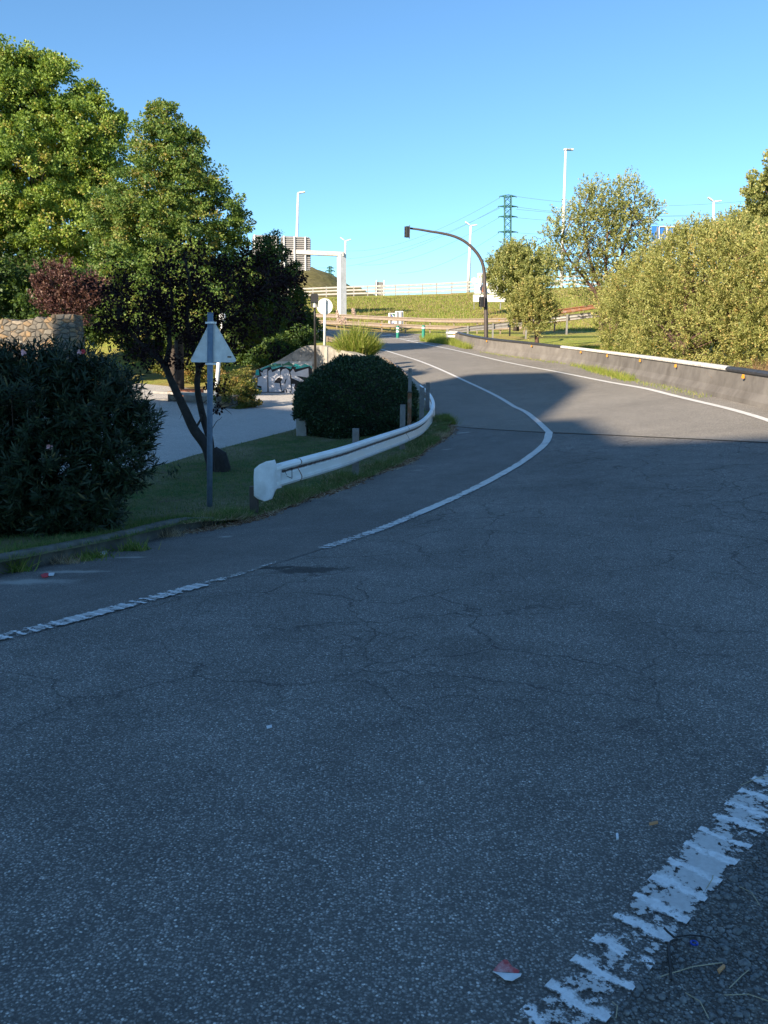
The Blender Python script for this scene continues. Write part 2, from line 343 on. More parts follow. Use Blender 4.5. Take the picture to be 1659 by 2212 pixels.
# white painted guardrail with rust sitting in its groove (v of the UV = across the profile)
m, t = newmat('rail_white')
s = t.xyz(t.uv()); v = s[1]
g = t.m('ABSOLUTE', t.m('SUBTRACT', v, .61))
g = t.m('ADD', g, t.m('MULTIPLY', t.m('SUBTRACT', t.noise(16, 5, .7), .5), .14))
rust = t.ramp(g, [(.0, 1), (.04, .95), (.07, .3), (.14, 0)])
c = t.mix(t.ramp(t.noise(2.5, 5), [(.4, 0), (.75, .5)]), (.88, .88, .88), (.68, .66, .6))
gr = t.ramp(t.m('ADD', v, t.m('MULTIPLY', t.m('SUBTRACT', t.noise(5, 4), .5), .2)), [(.12, 0), (.3, .55), (.48, .5), (.5, 0)])
c = t.mix(gr, c, (.45, .41, .33))
c = t.mix(rust, c, (.06, .035, .03))
t.fin(t.pr(c, .45, 0, t.bump(t.noise(60, 3), .1, .003), .5)); M['rail_white'] = m

# ------------------------------------------------------------------ object helpers
def tag(o, label=None, cat=None, group=None, kind=None):
    if label: o['label'] = label
    if cat: o['category'] = cat
    if group: o['group'] = group
    if kind: o['kind'] = kind
    return o
def thing(name, label, cat, loc=(0, 0, 0), group=None):
    o = bpy.data.objects.new(name, None); C.objects.link(o); o.location = [float(x) for x in loc]; o.empty_display_size = .1
    return tag(o, label, cat, group)
def link(name, me, mat=None, parent=None, smooth=False):
    if mat is not None:
        for mm in (mat if isinstance(mat, (list, tuple)) else [mat]): me.materials.append(M[mm])
    o = bpy.data.objects.new(name, me); C.objects.link(o)
    if smooth: me.polygons.foreach_set('use_smooth', [True]*len(me.polygons))
    if parent is not None:
        o.parent = parent; l = Vector(parent.location)
        q = parent.parent
        while q: l += Vector(q.location); q = q.parent
        o.location = -l                                   # meshes are written in world coordinates
    return o
def fmesh(name, V, F):
    V = np.asarray(V, np.float32); F = np.asarray(F, np.int32); k = F.shape[1]
    me = bpy.data.meshes.new(name); me.vertices.add(len(V)); me.vertices.foreach_set('co', V.ravel())
    me.loops.add(F.size); me.loops.foreach_set('vertex_index', F.ravel())
    me.polygons.add(len(F)); me.polygons.foreach_set('loop_start', np.arange(len(F), dtype=np.int32)*k)
    me.update(calc_edges=True); me.validate(); return me
class MB:
    def __init__(s): s.v = []; s.f = []
    def add(s, V, F):
        b = len(s.v); s.v += [tuple(float(c) for c in x) for x in V]; s.f += [tuple(b+i for i in f) for f in F]; return s
    def box(s, c, size, axes=None):
        c = np.asarray(c, float); a = np.eye(3) if axes is None else np.asarray(axes, float); h = np.asarray(size)/2
        V = [c + a[0]*x*h[0] + a[1]*y*h[1] + a[2]*z*h[2] for x in (-1, 1) for y in (-1, 1) for z in (-1, 1)]
        return s.add(V, [(0, 1, 3, 2), (4, 6, 7, 5), (0, 4, 5, 1), (2, 3, 7, 6), (0, 2, 6, 4), (1, 5, 7, 3)])
    def tube(s, pts, rad, n=8, cap=True):
        pts = [np.asarray(p, float) for p in pts]
        if not hasattr(rad, '__len__'): rad = [rad]*len(pts)
        V = []; ref = np.array([.13, .29, 1.]) if abs((pts[-1]-pts[0])[2]) < .9*np.linalg.norm(pts[-1]-pts[0]) else np.array([1., .21, 0])
        for i, p in enumerate(pts):
            d = pts[min(i+1, len(pts)-1)] - pts[max(i-1, 0)]; d /= np.linalg.norm(d)+1e-9
            a = np.cross(d, ref); a /= np.linalg.norm(a); b = np.cross(d, a)
            for k in range(n):
                q = 2*math.pi*k/n; V.append(p + rad[i]*(a*math.cos(q) + b*math.sin(q)))
        F = [(i*n+k, i*n+(k+1) % n, (i+1)*n+(k+1) % n, (i+1)*n+k) for i in range(len(pts)-1) for k in range(n)]
        if cap: F += [tuple(range(n))[::-1], tuple((len(pts)-1)*n+k for k in range(n))]
        return s.add(V, F)
    def prism(s, poly, off):
        n = len(poly); poly = [np.asarray(p, float) for p in poly]; off = np.asarray(off, float)
        return s.add(poly+[p+off for p in poly], [tuple(range(n)), tuple(range(2*n-1, n-1, -1))]+[(i, (i+1) % n+0, (i+1) % n+n, i+n)[::-1] for i in range(n)])
    def build(s, name, mat, parent=None, smooth=False, bevel=0):
        me = bpy.data.meshes.new(name); me.from_pydata(s.v, [], s.f)
        bm = bmesh.new(); bm.from_mesh(me); bmesh.ops.recalc_face_normals(bm, faces=bm.faces)
        if bevel: bmesh.ops.bevel(bm, geom=[e for e in bm.edges], offset=bevel, segments=2, affect='EDGES', profile=.5)
        bm.to_mesh(me); bm.free(); me.update()
        return link(name, me, mat, parent, smooth)
def resample(pts, step):
    pts = np.array(pts, float); d = np.r_[0, np.cumsum(np.linalg.norm(np.diff(pts, axis=0), axis=1))]
    # smooth (Catmull-Rom like) through chord parameter
    n = max(2, int(d[-1]/step)+1); s = np.linspace(0, d[-1], n)
    out = np.empty((n, pts.shape[1])); m_ = np.gradient(pts, d, axis=0)
    idx = np.clip(np.searchsorted(d, s, side='right')-1, 0, len(pts)-2)
    hh = d[idx+1]-d[idx]; tt = (s-d[idx])/hh
    h00 = 2*tt**3-3*tt**2+1; h10 = tt**3-2*tt**2+tt; h01 = -2*tt**3+3*tt**2; h11 = tt**3-tt**2
    return h00[:, None]*pts[idx]+(h10*hh)[:, None]*m_[idx]+h01[:, None]*pts[idx+1]+(h11*hh)[:, None]*m_[idx+1]
def lat(path):
    g = np.gradient(path[:, :2], axis=0); g /= np.linalg.norm(g, axis=1)[:, None]+1e-9
    return np.c_[g[:, 1], -g[:, 0], np.zeros(len(g))]           # to the right of travel
def sweep(name, path, prof, mat, parent=None, closed=True, smooth=True, uv=False):
    """prof: list of (side, height) swept along path"""
    path = np.asarray(path); L = lat(path); pr_ = np.array(prof); n = len(pr_); V = []
    for p, l in zip(path, L):
        for a, b in pr_: V.append(p + l*a + np.array([0, 0, b]))
    m_ = len(path); F = []
    K = n if closed else n-1
    for i in range(m_-1):
        for k in range(K): F.append((i*n+k, i*n+(k+1) % n, (i+1)*n+(k+1) % n, (i+1)*n+k))
    me = fmesh(name, V, F)
    if uv:
        cum = np.r_[0, np.cumsum(np.linalg.norm(np.diff(path, axis=0), axis=1))]
        ul = me.uv_layers.new(name='UVMap'); vi = np.empty(len(me.loops), np.int32); me.loops.foreach_get('vertex_index', vi)
        lo, hi = pr_[:, 1].min(), pr_[:, 1].max()
        u = cum[vi//n]; v = (pr_[vi % n, 1]-lo)/(hi-lo)
        ul.data.foreach_set('uv', np.c_[u, v].astype(np.float32).ravel())
    if closed:
        bm = bmesh.new(); bm.from_mesh(me); bm.verts.ensure_lookup_table()
        try: bm.faces.new([bm.verts[k] for k in range(n)][::-1]); bm.faces.new([bm.verts[(m_-1)*n+k] for k in range(n)])
        except ValueError: pass
        bmesh.ops.recalc_face_normals(bm, faces=bm.faces); bm.to_mesh(me); bm.free()
    o = link(name, me, mat, parent)
    if smooth:
        me.polygons.foreach_set('use_smooth', [len(p.vertices) == 4 for p in me.polygons])
        try: me.set_sharp_from_angle(angle=R(24))
        except Exception: pass
    return o
def sheet(name, poly, spacing, zf, mat, label=None, kind='structure', cat=None, jitter=0, parent=None):
    poly = np.array(poly, float)[:, :2]
    b = []
    for i in range(len(poly)):
        a, c = poly[i], poly[(i+1) % len(poly)]; n = max(1, int(np.linalg.norm(c-a)/spacing))
        for k in range(n):
            b.append(a+(c-a)*k/n)
    b = np.array(b)
    if jitter: b = b + rng.normal(0, jitter, b.shape)
    xs = np.arange(b[:, 0].min()+spacing/2, b[:, 0].max(), spacing); ys = np.arange(b[:, 1].min()+spacing/2, b[:, 1].max(), spacing)
    gx, gy = np.meshgrid(xs, ys); g = np.c_[gx.ravel(), gy.ravel()]
    ins = np.zeros(len(g), bool); j = len(b)-1
    for i in range(len(b)):
        xi, yi = b[i]; xj, yj = b[j]
        cr = ((yi > g[:, 1]) != (yj > g[:, 1])) & (g[:, 0] < (xj-xi)*(g[:, 1]-yi)/((yj-yi) if yj != yi else 1e-9)+xi)
        ins ^= cr; j = i
    g = g[ins]
    co = [Vector(p) for p in b]+[Vector(p) for p in g]
    r = delaunay_2d_cdt(co, [(i, (i+1) % len(b)) for i in range(len(b))], [list(range(len(b)))], 1, 1e-5)
    vv = np.array([tuple(v) for v in r[0]]); z = zf(vv[:, 0], vv[:, 1])
    me = bpy.data.meshes.new(name); me.from_pydata(np.c_[vv, z].tolist(), [], r[2]); me.update()
    bm = bmesh.new(); bm.from_mesh(me)
    for f in bm.faces:
        if f.normal.z < 0: f.normal_flip()
    bm.to_mesh(me); bm.free()
    o = link(name, me, mat, parent, True)
    return tag(o, label, cat, None, kind)
def strip(name, pts, width, mat, lift, step=.12, zf=None, kind='structure', label=None, cat=None):
    """painted line: pts world XY; draped"""
    zf = zf or H
    p = resample(np.array(pts)[:, :2], step); p3 = np.c_[p, np.zeros(len(p))]; L = lat(p3)[:, :2]
    a = p-L*width/2; b = p+L*width/2; V = []; cum = np.r_[0, np.cumsum(np.linalg.norm(np.diff(p, axis=0), axis=1))]
    za = zf(a[:, 0], a[:, 1])+lift; zb = zf(b[:, 0], b[:, 1])+lift
    V = np.empty((len(p)*2, 3)); V[0::2] = np.c_[a, za]; V[1::2] = np.c_[b, zb]
    i = np.arange(len(p)-1)*2; F = np.c_[i, i+1, i+3, i+2]
    me = fmesh(name, V, F); ul = me.uv_layers.new(name='UVMap'); vi = np.empty(len(me.loops), np.int32); me.loops.foreach_get('vertex_index', vi)
    ul.data.foreach_set('uv', np.c_[cum[vi//2], (vi % 2)].astype(np.float32).ravel())
    return tag(link(name, me, mat), label, cat, None, kind)

def unit(n): v = rng.normal(size=(n, 3)); return v/np.linalg.norm(v, axis=1)[:, None]
def leaves(name, pos, dirs, nrm, ln, wd, mat, parent=None, rnd=None, curve=0.0, tri=False):
    """every leaf a small folded face"""
    n = len(pos); d = dirs/(np.linalg.norm(dirs, axis=1)[:, None]+1e-9)
    s = np.cross(d, nrm); s /= np.linalg.norm(s, axis=1)[:, None]+1e-9; up_ = np.cross(s, d)
    ln = np.broadcast_to(ln, n)[:, None]; wd = np.broadcast_to(wd, n)[:, None]
    if tri:
        V = np.empty((n, 3, 3)); V[:, 0] = pos-s*wd*.5; V[:, 1] = pos+s*wd*.5; V[:, 2] = pos+d*ln+up_*curve*ln
        me = fmesh(name, V.reshape(-1, 3), np.arange(n*3).reshape(n, 3)); nf = n; rep = 1
    elif curve:
        V = np.empty((n, 6, 3))
        V[:, 0] = pos; V[:, 1] = pos+d*ln*.35+s*wd*.5+up_*wd*.18; V[:, 2] = pos+d*ln*.35-s*wd*.5+up_*wd*.18
        V[:, 3] = pos+d*ln*.7+s*wd*.4-up_*ln*curve*.35; V[:, 4] = pos+d*ln*.7-s*wd*.4-up_*ln*curve*.35; V[:, 5] = pos+d*ln-up_*ln*curve
        b = np.arange(n)[:, None]*6
        F = np.stack([np.c_[b, b+1, b+2], np.c_[b+1, b+3, b+2], np.c_[b+3, b+4, b+2], np.c_[b+3, b+5, b+4]], 1).reshape(-1, 3)
        me = fmesh(name, V.reshape(-1, 3), F); rep = 4
    else:
        V = np.empty((n, 4, 3)); V[:, 0] = pos; V[:, 1] = pos+d*ln*.5+s*wd*.5+up_*wd*.15; V[:, 2] = pos+d*ln; V[:, 3] = pos+d*ln*.5-s*wd*.5+up_*wd*.15
        me = fmesh(name, V.reshape(-1, 3), np.arange(n*4).reshape(n, 4)); rep = 1
    rn = rng.random(n) if rnd is None else np.clip(rnd, 0, 1)
    a = me.attributes.new('rnd', 'FLOAT', 'FACE'); a.data.foreach_set('value', np.repeat(rn, rep).astype(np.float32)[:len(me.polygons)])
    return link(name, me, mat, parent)
def crown(name, blobs, nclump, nleaf, lsize, mat, parent, clump=.38, flat=.6, inner=.45, droop=.2, aspect=.75, up_bias=.15, sprig=None):
    """blobs: (x,y,z,r[,rz]); leaves gathered in clumps through the crown's volume; returns clump centres"""
    B = np.array([(b[0], b[1], b[2], b[3], b[4] if len(b) > 4 else b[3]) for b in blobs], float)
    wgt = B[:, 3]**2; wgt /= wgt.sum(); bi = rng.choice(len(B), nclump, p=wgt)
    u = unit(nclump); rr = (inner**3 + (1-inner**3)*rng.random(nclump))**(1/3.)*rng.uniform(.9, 1.08, nclump)
    c = B[bi, :3] + u*rr[:, None]*np.c_[B[bi, 3], B[bi, 3], B[bi, 4]]
    cs = clump*rng.uniform(.6, 1.35, nclump)
    tone = rng.normal(0, .2, nclump)
    if sprig:
        outd = c-B[bi, :3]; outd /= np.linalg.norm(outd, axis=1)[:, None]+1e-9
        sd_ = outd*.6+unit(nclump)*.45+np.array([0, 0, .5]); sd_ /= np.linalg.norm(sd_, axis=1)[:, None]
        k = rng.integers(0, nclump, nleaf); f = rng.random(nleaf)-.35; L_ = sprig*rng.uniform(.5, 1.3, nclump)
        pos = c[k]+sd_[k]*(f*L_[k])[:, None]+rng.normal(0, lsize*.35, (nleaf, 3))
        d = sd_[k]*.8+unit(nleaf)*.7; n_ = outd[k]*.55+unit(nleaf)*.8; n_[:, 2] += up_bias
        s = lsize*rng.uniform(.6, 1.3, nleaf)
        leaves(name, pos, d, n_, s, s*aspect, mat, parent, rnd=.5+tone[k]*.9+rng.normal(0, .2, nleaf)); return c
    k = rng.integers(0, nclump, nleaf); g = unit(nleaf); rad = rng.random(nleaf)**.45
    off = g*(rad*cs[k])[:, None]*np.array([1, 1, flat])
    pos = c[k]+off
    out = pos-B[bi[k], :3]; out /= np.linalg.norm(out, axis=1)[:, None]+1e-9
    d = g*.6+unit(nleaf)*.8+out*.4; d[:, 2] -= droop
    n_ = out*.7+unit(nleaf)*.75; n_[:, 2] += up_bias
    s = lsize*rng.uniform(.65, 1.3, nleaf)
    leaves(name, pos, d, n_, s, s*aspect, mat, parent, rnd=.5+tone[k]+rng.normal(0, .22, nleaf))
    return c
def limbs(mb, start, targets, r0_, r1_, wob=.12, n=5):
    start = np.asarray(start, float)
    for t_ in targets:
        t_ = np.asarray(t_); L_ = np.linalg.norm(t_-start); pts = []
        for i in range(n+1):
            f = i/n; p = start+(t_-start)*f; p = p+rng.normal(0, wob*L_*.12, 3)*(0 < i < n); p[2] += math.sin(f*math.pi)*L_*.06; pts.append(p)
        mb.tube(pts, [r0_+(r1_-r0_)*(i/n)**.7 for i in range(n+1)], 5, False)
def blades(name, pts, h, wd, mat, label=None, kind='stuff', parent=None, lean=.45, cat=None, group=None):
    n = len(pts); d = np.c_[rng.normal(0, lean, n), rng.normal(0, lean, n), np.ones(n)]
    nr = unit(n); nr[:, 2] = 0.05
    o = leaves(name, pts, d, nr, h*rng.uniform(.45, 1.25, n), wd, mat, parent, tri=True)
    return tag(o, label, cat, group, kind)
def scatter(n, poly, zf, edge=0):
    poly = np.array(poly, float)[:, :2]; out = []
    lo, hi = poly.min(0), poly.max(0); tot = 0
    while tot < n:
        g = rng.uniform(lo, hi, (n*2, 2)); ins = np.zeros(len(g), bool); j = len(poly)-1
        for i in range(len(poly)):
            xi, yi = poly[i]; xj, yj = poly[j]
            ins ^= ((yi > g[:, 1]) != (yj > g[:, 1])) & (g[:, 0] < (xj-xi)*(g[:, 1]-yi)/((yj-yi) if yj != yi else 1e-9)+xi); j = i
        out.append(g[ins]); tot += ins.sum()
    g = np.concatenate(out)[:n]; return np.c_[g, zf(g[:, 0], g[:, 1])]

# ------------------------------------------------------------------ ground
def axis(lo, hi, step, far):
    a = list(np.arange(lo, hi+1e-6, step)); g = step; x = hi
    while x < far: g *= 1.35; x += g; a.append(x)
    g = step; x = lo
    while x > -far: g *= 1.35; x -= g; a.insert(0, x)
    return np.array(a)
ax = axis(-46, 56, .5, 4000); ay = axis(-20, 128, .5, 4000)
gx, gy = np.meshgrid(ax, ay); gz = T(gx, gy) - .07
nx, ny = len(ax), len(ay)
I = (np.arange(ny-1)[:, None]*nx+np.arange(nx-1)[None, :]).ravel()
me = fmesh('ground', np.c_[gx.ravel(), gy.ravel(), gz.ravel()], np.c_[I, I+1, I+nx+1, I+nx])
tag(link('ground', me, 'grass_bank', None, True), kind='structure')

edge_px = [(-160,1285),(0,1247),(100,1226),(200,1204),(300,1180),(400,1153),(480,1136),(545,1119),(640,1086),(760,1043),(860,1003),(930,962),(962,930),(960,905),(940,880)]
EDGE = [G(*p) for p in edge_px]
edge_hid = [P(926,866,23.8), P(915,856,25.6), P(903,848,27.6), P(868,806,33), P(838,778,40), P(800,755,47), P(700,728,56)]
LINE_px = [(-150,1418),(0,1380),(180,1335),(360,1286),(540,1235),(700,1185),(800,1152),(900,1112),(1000,1068),(1080,1027),(1140,990),(1180,955),(1186,935),(1160,910),(1100,872),(1000,821),(902,779),(850,763),(812,752)]
LINE = [G(*p) for p in LINE_px]
BAR = [P(1659,877,18.3), P(1460,831,25), P(1350,807,31), P(1239,786,37.7), P(1150,773,41), P(1073,763,44), P(1007,749,49.5), P(985,742,52.5)]
BARX = [BAR[0]+(BAR[0]-BAR[1])*1.2] + BAR
J0, J1 = G(925,917), G(1659,957); J1x = J1+(J1-J0)*1.2
far_left = [P(700,728,56), P(560,722,60), P(350,716,62)]
far_back = [P(350,700,76), P(640,707,70), P(800,716.5,66.5), P(912,722.5,64.5), P(1000,727,62), P(960,734,56)]
near_poly = [(14, -9), (-12, -9), (-11, 3.5)] + [p[:2]-np.array([.25, -.05]) for p in EDGE[0:13]] + [J0[:2], J1[:2], J1x[:2], (20, 4)]
sheet('road', near_poly, .45, H, 'asphalt_old')
far_poly = [J0[:2]+[-.35, .0], EDGE[13][:2]-[.3, 0], EDGE[14][:2]-[.5, 0]] + [p[:2]-[.35, 0] for p in edge_hid] + [p[:2] for p in far_left[1:]] + [p[:2] for p in far_back] + [p[:2]+[.2, 0] for p in BARX[::-1]] + [J1x[:2], J1[:2]]
sheet('ramp_road', far_poly, .5, H, 'asphalt_ramp')
shoulder = [EDGE[0][:2]] + [p[:2]-[.12, -.03] for p in EDGE[1:13]] + [J0[:2]+[.05, -.05]] + [l[:2]-[.12, 0] for l in [G(1168,933)]] + [l[:2] for l in LINE[11::-1]]
sheet('road_shoulder', shoulder, .35, lambda x, y: H(x, y)+.004, 'asphalt_shoulder')
strip('road_joint', [J0, (J0+J1)/2, J1, J1x], .05, 'tar', .009, .3)
gd = [G(1180,2300)[:2], G(1330,2150)[:2], G(1480,1985)[:2], G(1600,1850)[:2], G(1700,1730)[:2], (5, 6), (8, 5), (6, -1), (.6, .3)]
# markings
strip('edge_line', [G(*p) for p in [(-150,1418),(0,1380),(180,1335),(360,1286),(440,1264)]], .16, 'paint_worn', .012, .08)
strip('edge_line', [G(*p) for p in [(445,1262.5),(540,1235),(690,1188)]], .13, 'paint_faint', .012, .08)
strip('edge_line', [G(*p) for p in [(694,1187),(750,1168.5),(800,1152),(900,1112)]], .16, 'paint_worn', .012, .08)
strip('edge_line', LINE[7:13], .16, 'paint_mid', .012, .08)
strip('edge_line', LINE[12:], .13, 'paint_clean', .012, .1)
strip('edge_line', [G(*p) for p in [(1080,2340),(1215,2200),(1330,2075),(1430,1960),(1530,1850),(1640,1735),(1760,1620),(1900,1500)]], .18, 'paint_ribbed', .008, .05)
sheet('gravel_edge', [G(*p)[:2] for p in [(1225,2330),(1350,2160),(1470,2020),(1560,1920),(1700,1765),(1850,1640)]] + [(6, 5), (6, -1), (.8, .2)], .3, lambda x, y: H(x, y)+.003, 'gravel_dirt', jitter=.012)
strip('edge_line', [BARX[0]-[1.6, .6, 0]]+[G(*p) for p in [(1659,909),(1500,866),(1350,832),(1200,803),(1073,778),(960,752),(890,738),(855,731.5),(795,726),(720,719)]], .15, 'paint_clean', .012, .2)
strip('edge_line', [P(650,708,69),P(795,716.5,65.8),P(912,722.5,63.5),P(990,727,61.5)], .16, 'paint_clean', .02, .3)
strip('edge_line', [G(650,714),G(795,720.8),G(855,726),G(909,728.5)], .16, 'paint_clean', .012, .3)
for a, b in (((822,726),(846,723)), ((862,732.5),(898,731)), ((880,735),(905,736.5))):
    strip('gore_stripe', [G(*a), (G(*a)+G(*b))/2, G(*b)], .3, 'paint_clean', .014, .2)
# tar stain / pothole
# plaza and verge
pl = [GT(*p)[:2] for p in [(300,1030),(420,992),(560,955),(652,930),(700,925)]]
plaza = [(-16, 8)] + pl + [P(690,880,24)[:2], P(735,860,31)[:2], P(700,860,34.9)[:2], P(560,860,35.2)[:2], P(450,860,36)[:2], P(300,850,40)[:2], (-26, 46), (-34, 30)]
sheet('plaza_path', plaza, .6, lambda x, y: hpark(x, y)+.02, 'plaza_asphalt')
lawn = [p[:2] for p in EDGE[:13]] + [P(935,915,21)[:2], P(925,900,23.6)[:2], P(905,890,26.5)[:2], P(820,880,27)[:2], P(735,860,29)[:2]] + [P(690,880,24)[:2]+[.1, -.1]] + [p-[.0, .05] for p in pl[::-1]] + [(-16, 8), (-12, 5)]
EDP = resample(np.array(EDGE[:13]), .15)[:, :2]
def zlawn(x, y):
    x = np.asarray(x, float); y = np.asarray(y, float); sh = x.shape; xf = x.ravel(); yf = y.ravel(); dm = np.full(len(xf), 9.)
    for q in EDP: dm = np.minimum(dm, np.hypot(xf-q[0], yf-q[1]))
    edge_ = np.clip(dm/.4, 0, 1)**.7; kerbside = 1.5*(1-np.clip((yf-10.)/.9, 0, 1))
    tt_ = T(x, y); hh_ = H(x, y); e2_ = edge_.reshape(sh)
    return hh_*(1-e2_)+tt_*e2_ + .004 + (.085*np.maximum(edge_, kerbside)).reshape(sh)
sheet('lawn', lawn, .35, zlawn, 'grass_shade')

# ------------------------------------------------------------------ building behind the camera that shades the junction
SB = 48.0
def roof_of(p): s_ = p[0]*SD[0]+p[1]*SD[1]; u_ = p[0]*SU[0]+p[1]*SU[1]; return (u_, p[2]+(s_+SB)*TE)
sh_px = [(1659,943),(1405,955),(1350,954),(1311,929),(1267,905),(1184,906),(1222,868),(1261,835),(1206,804),(1100,806),(1023,808)]
rl = sorted([roof_of(G(*p)) for p in sh_px], key=lambda q: -q[0])
prof = [(5, rl[0][1])] + rl + [(rl[-1][0]-.03, 29.9), (-23.4, 29.9), (-23.5, 12.4+(SB-12)*TE), (-31, 12.4+(SB-12)*TE), (-31.1, 14.9+(SB-12)*TE), (-62, 14.9+(SB-12)*TE)]
bld = thing('apartment_building', 'tall rendered block standing behind the junction, casting its stepped shadow', 'building', (-SD[0]*SB, -SD[1]*SB, 0))
def bpt(u_, s_, z_): return np.array([SU[0]*u_+SD[0]*s_, SU[1]*u_+SD[1]*s_, z_])
mb = MB(); mb.prism([bpt(u_, -SB, z_) for u_, z_ in prof] + [bpt(-62, -SB, -3), bpt(5, -SB, -3)], bpt(0, -9, 0)); mb.build('wall', 'facade', bld)
for k, u_ in enumerate(np.arange(-58, 3, 5.)):
    for z_ in (2, 5.2, 8.4, 11.6, 14.8, 18, 21.2, 24.4):
        mb = MB(); mb.box(bpt(u_, -SB+.02, z_), (1.5, .06, 1.4), (np.r_[SU, 0], np.r_[SD, 0], (0, 0, 1))); mb.build('window', 'window_dark', bld)

# ------------------------------------------------------------------ kerb
kp = resample(np.array([p+np.array([-.10, .05, 0]) for p in EDGE[0:8]]), .25); kp[:, 2] = H(kp[:, 0], kp[:, 1]) - np.interp(kp[:, 1], [10., 11.], [0, .16])
sweep('kerb', kp, [(-.13, -.08), (-.13, .15), (-.115, .165), (-.015, .165), (0, .15), (.012, -.08)], 'kerb_stone', smooth=False)
tag(bpy.data.objects['kerb'], 'weathered dark stone kerb along the grass beside the road', 'kerb')

# ------------------------------------------------------------------ guardrails
def wprof(h, t=.006, s=1):
    c = [(-.0, .155), (.045, .15), (.075, .125), (.075, .075), (.012, .02), (.012, -.02), (.075, -.075), (.075, -.125), (.045, -.15), (0, -.155)]
    a = [(s*(x), h+y) for x, y in c]; b = [(s*(x-t*2), h+y*.975) for x, y in c[::-1]]
    return a+b
def wprof_out(h, s=1): return [(s*x, h+y) for x, y in [(0, .155), (.06, .152), (.085, .125), (.085, .09), (.028, .05), (.024, .012), (.066, -.045), (.088, -.085), (.088, -.118), (.06, -.152), (0, -.155), (-.008, -.15), (.05, -.14), (.076, -.115), (.076, -.088), (.056, -.05), (.014, .01), (.016, .056), (.073, .095), (.073, .12), (.05, .143), (-.008, .15)]]
rail_g = np.array([p-np.array([0, 0, .72]) for p in RAIL])
rp = resample(rail_g, .25)
gr_ = thing('guardrail', 'white painted guardrail curving round the grass corner, rust in its groove', 'guardrail', rp[0])
beam = sweep('beam', rp, wprof_out(.565), 'rail_white', gr_, uv=True)
# joints of the beam
for f in (.04, .36, .62):
    k = int(f*(len(rp)-1)); seg = rp[k:k+2]; seg = np.array([seg[0], seg[0]+(seg[1]-seg[0])*.06])
    sweep('joint', seg, [(a+.004*(1 if a > 0 else 0), b) for a, b in wprof_out(.565)], 'rust', beam)
# terminal plate
L0 = lat(rp)[0]; T0 = rp[0]-rp[1]; T0[2] *= .5; T0 /= np.linalg.norm(T0)
outl = [(.10, .165), (.0, .165), (-.04, .235), (-.2, .235), (-.31, .205), (-.385, .155), (-.395, .05), (-.395, -.2), (-.34, -.25), (-.24, -.295), (-.11, -.28), (-.07, -.21), (.0, -.165), (.10, -.165)]
V = []; nn = len(outl)
from mathutils.geometry import tessellate_polygon
def term_pt(s_, t_, off):
    l_ = .088 - .075*float(np.clip(-s_/.42, 0, 1))**2 - .018*float(sst(-.08, -.02, s_))
    return rp[0] - T0*0 + T0*(-s_) + L0*(l_+off) + np.array([0, 0, .565+t_])
grid = []
ss = np.linspace(-.415, .10, 14); 
def inpoly(x, y):
    r_ = False; j = nn-1
    for i in range(nn):
        xi, yi = outl[i]; xj, yj = outl[j]
        if (yi > y) != (yj > y) and x < (xj-xi)*(y-yi)/(yj-yi)+xi: r_ = not r_
        j = i
    return r_
tb = []
for i in range(nn):
    a, c = np.array(outl[i]), np.array(outl[(i+1) % nn])
    for k in range(3): tb.append(a+(c-a)*k/3)
ti = [np.array((x, y)) for x in ss[1:-1] for y in np.linspace(-.28, .22, 16) if inpoly(x, y) and all(np.hypot(*(q-np.array((x, y)))) > .016 for q in tb)]
r_ = delaunay_2d_cdt([Vector(p) for p in tb+ti], [(i, (i+1) % len(tb)) for i in range(len(tb))], [list(range(len(tb)))], 1, 1e-6)
me = bpy.data.meshes.new('end_plate'); me.from_pydata([tuple(term_pt(v[0], v[1], .004)) for v in r_[0]], [], r_[2])
bm = bmesh.new(); bm.from_mesh(me); bmesh.ops.recalc_face_normals(bm, faces=bm.faces); bmesh.ops.solidify(bm, geom=bm.faces[:], thickness=.006); bm.to_mesh(me); bm.free()
link('end_plate', me, 'white_metal', gr_, True)
# little open reflector bracket in the groove
c_ = rp[1]+L0*.06+np.array([0, 0, .565]); mb = MB()
for a, b in (((-.06, -.02), (-.10, .06)), ((-.10, .06), (.05, .10)), ((.05, .10), (.05, -.11)), ((.05, -.11), (-.06, -.04))):
    A1 = c_+T0*(-a[0])*1.0+np.array([0, 0, a[1]*.7])+L0*.03; B1 = c_+T0*(-b[0])+np.array([0, 0, b[1]*.7])+L0*.03; mb.tube([A1, B1], .004, 4)
mb.build('reflector_bracket', 'dark_iron', gr_)
for px_, py_, Y_, top in ((548,1100,11.15,.50), (769,1024,13.9,.80), (872,985,17.1,.90), (907,960,19.8,.93), (916,905,23.5,.78)):
    k = int(np.argmin(np.abs(rp[:, 1]-Y_))); b = rp[k]-lat(rp)[k]*.10; 
    if Y_ < 12: b = rp[0]+T0*.235-L0*.12; top = .36
    zg = zlawn(b[0], b[1]); mb = MB(); mb.box((b[0], b[1], zg+top/2-.15), (.11, .085, top+.3)); mb.box((b[0]+.03, b[1]-.048, zg+top/2-.15), (.035, .015, top+.29))
    mb.build('post', 'post_wood' if Y_ > 12 else 'mast_brown', gr_)

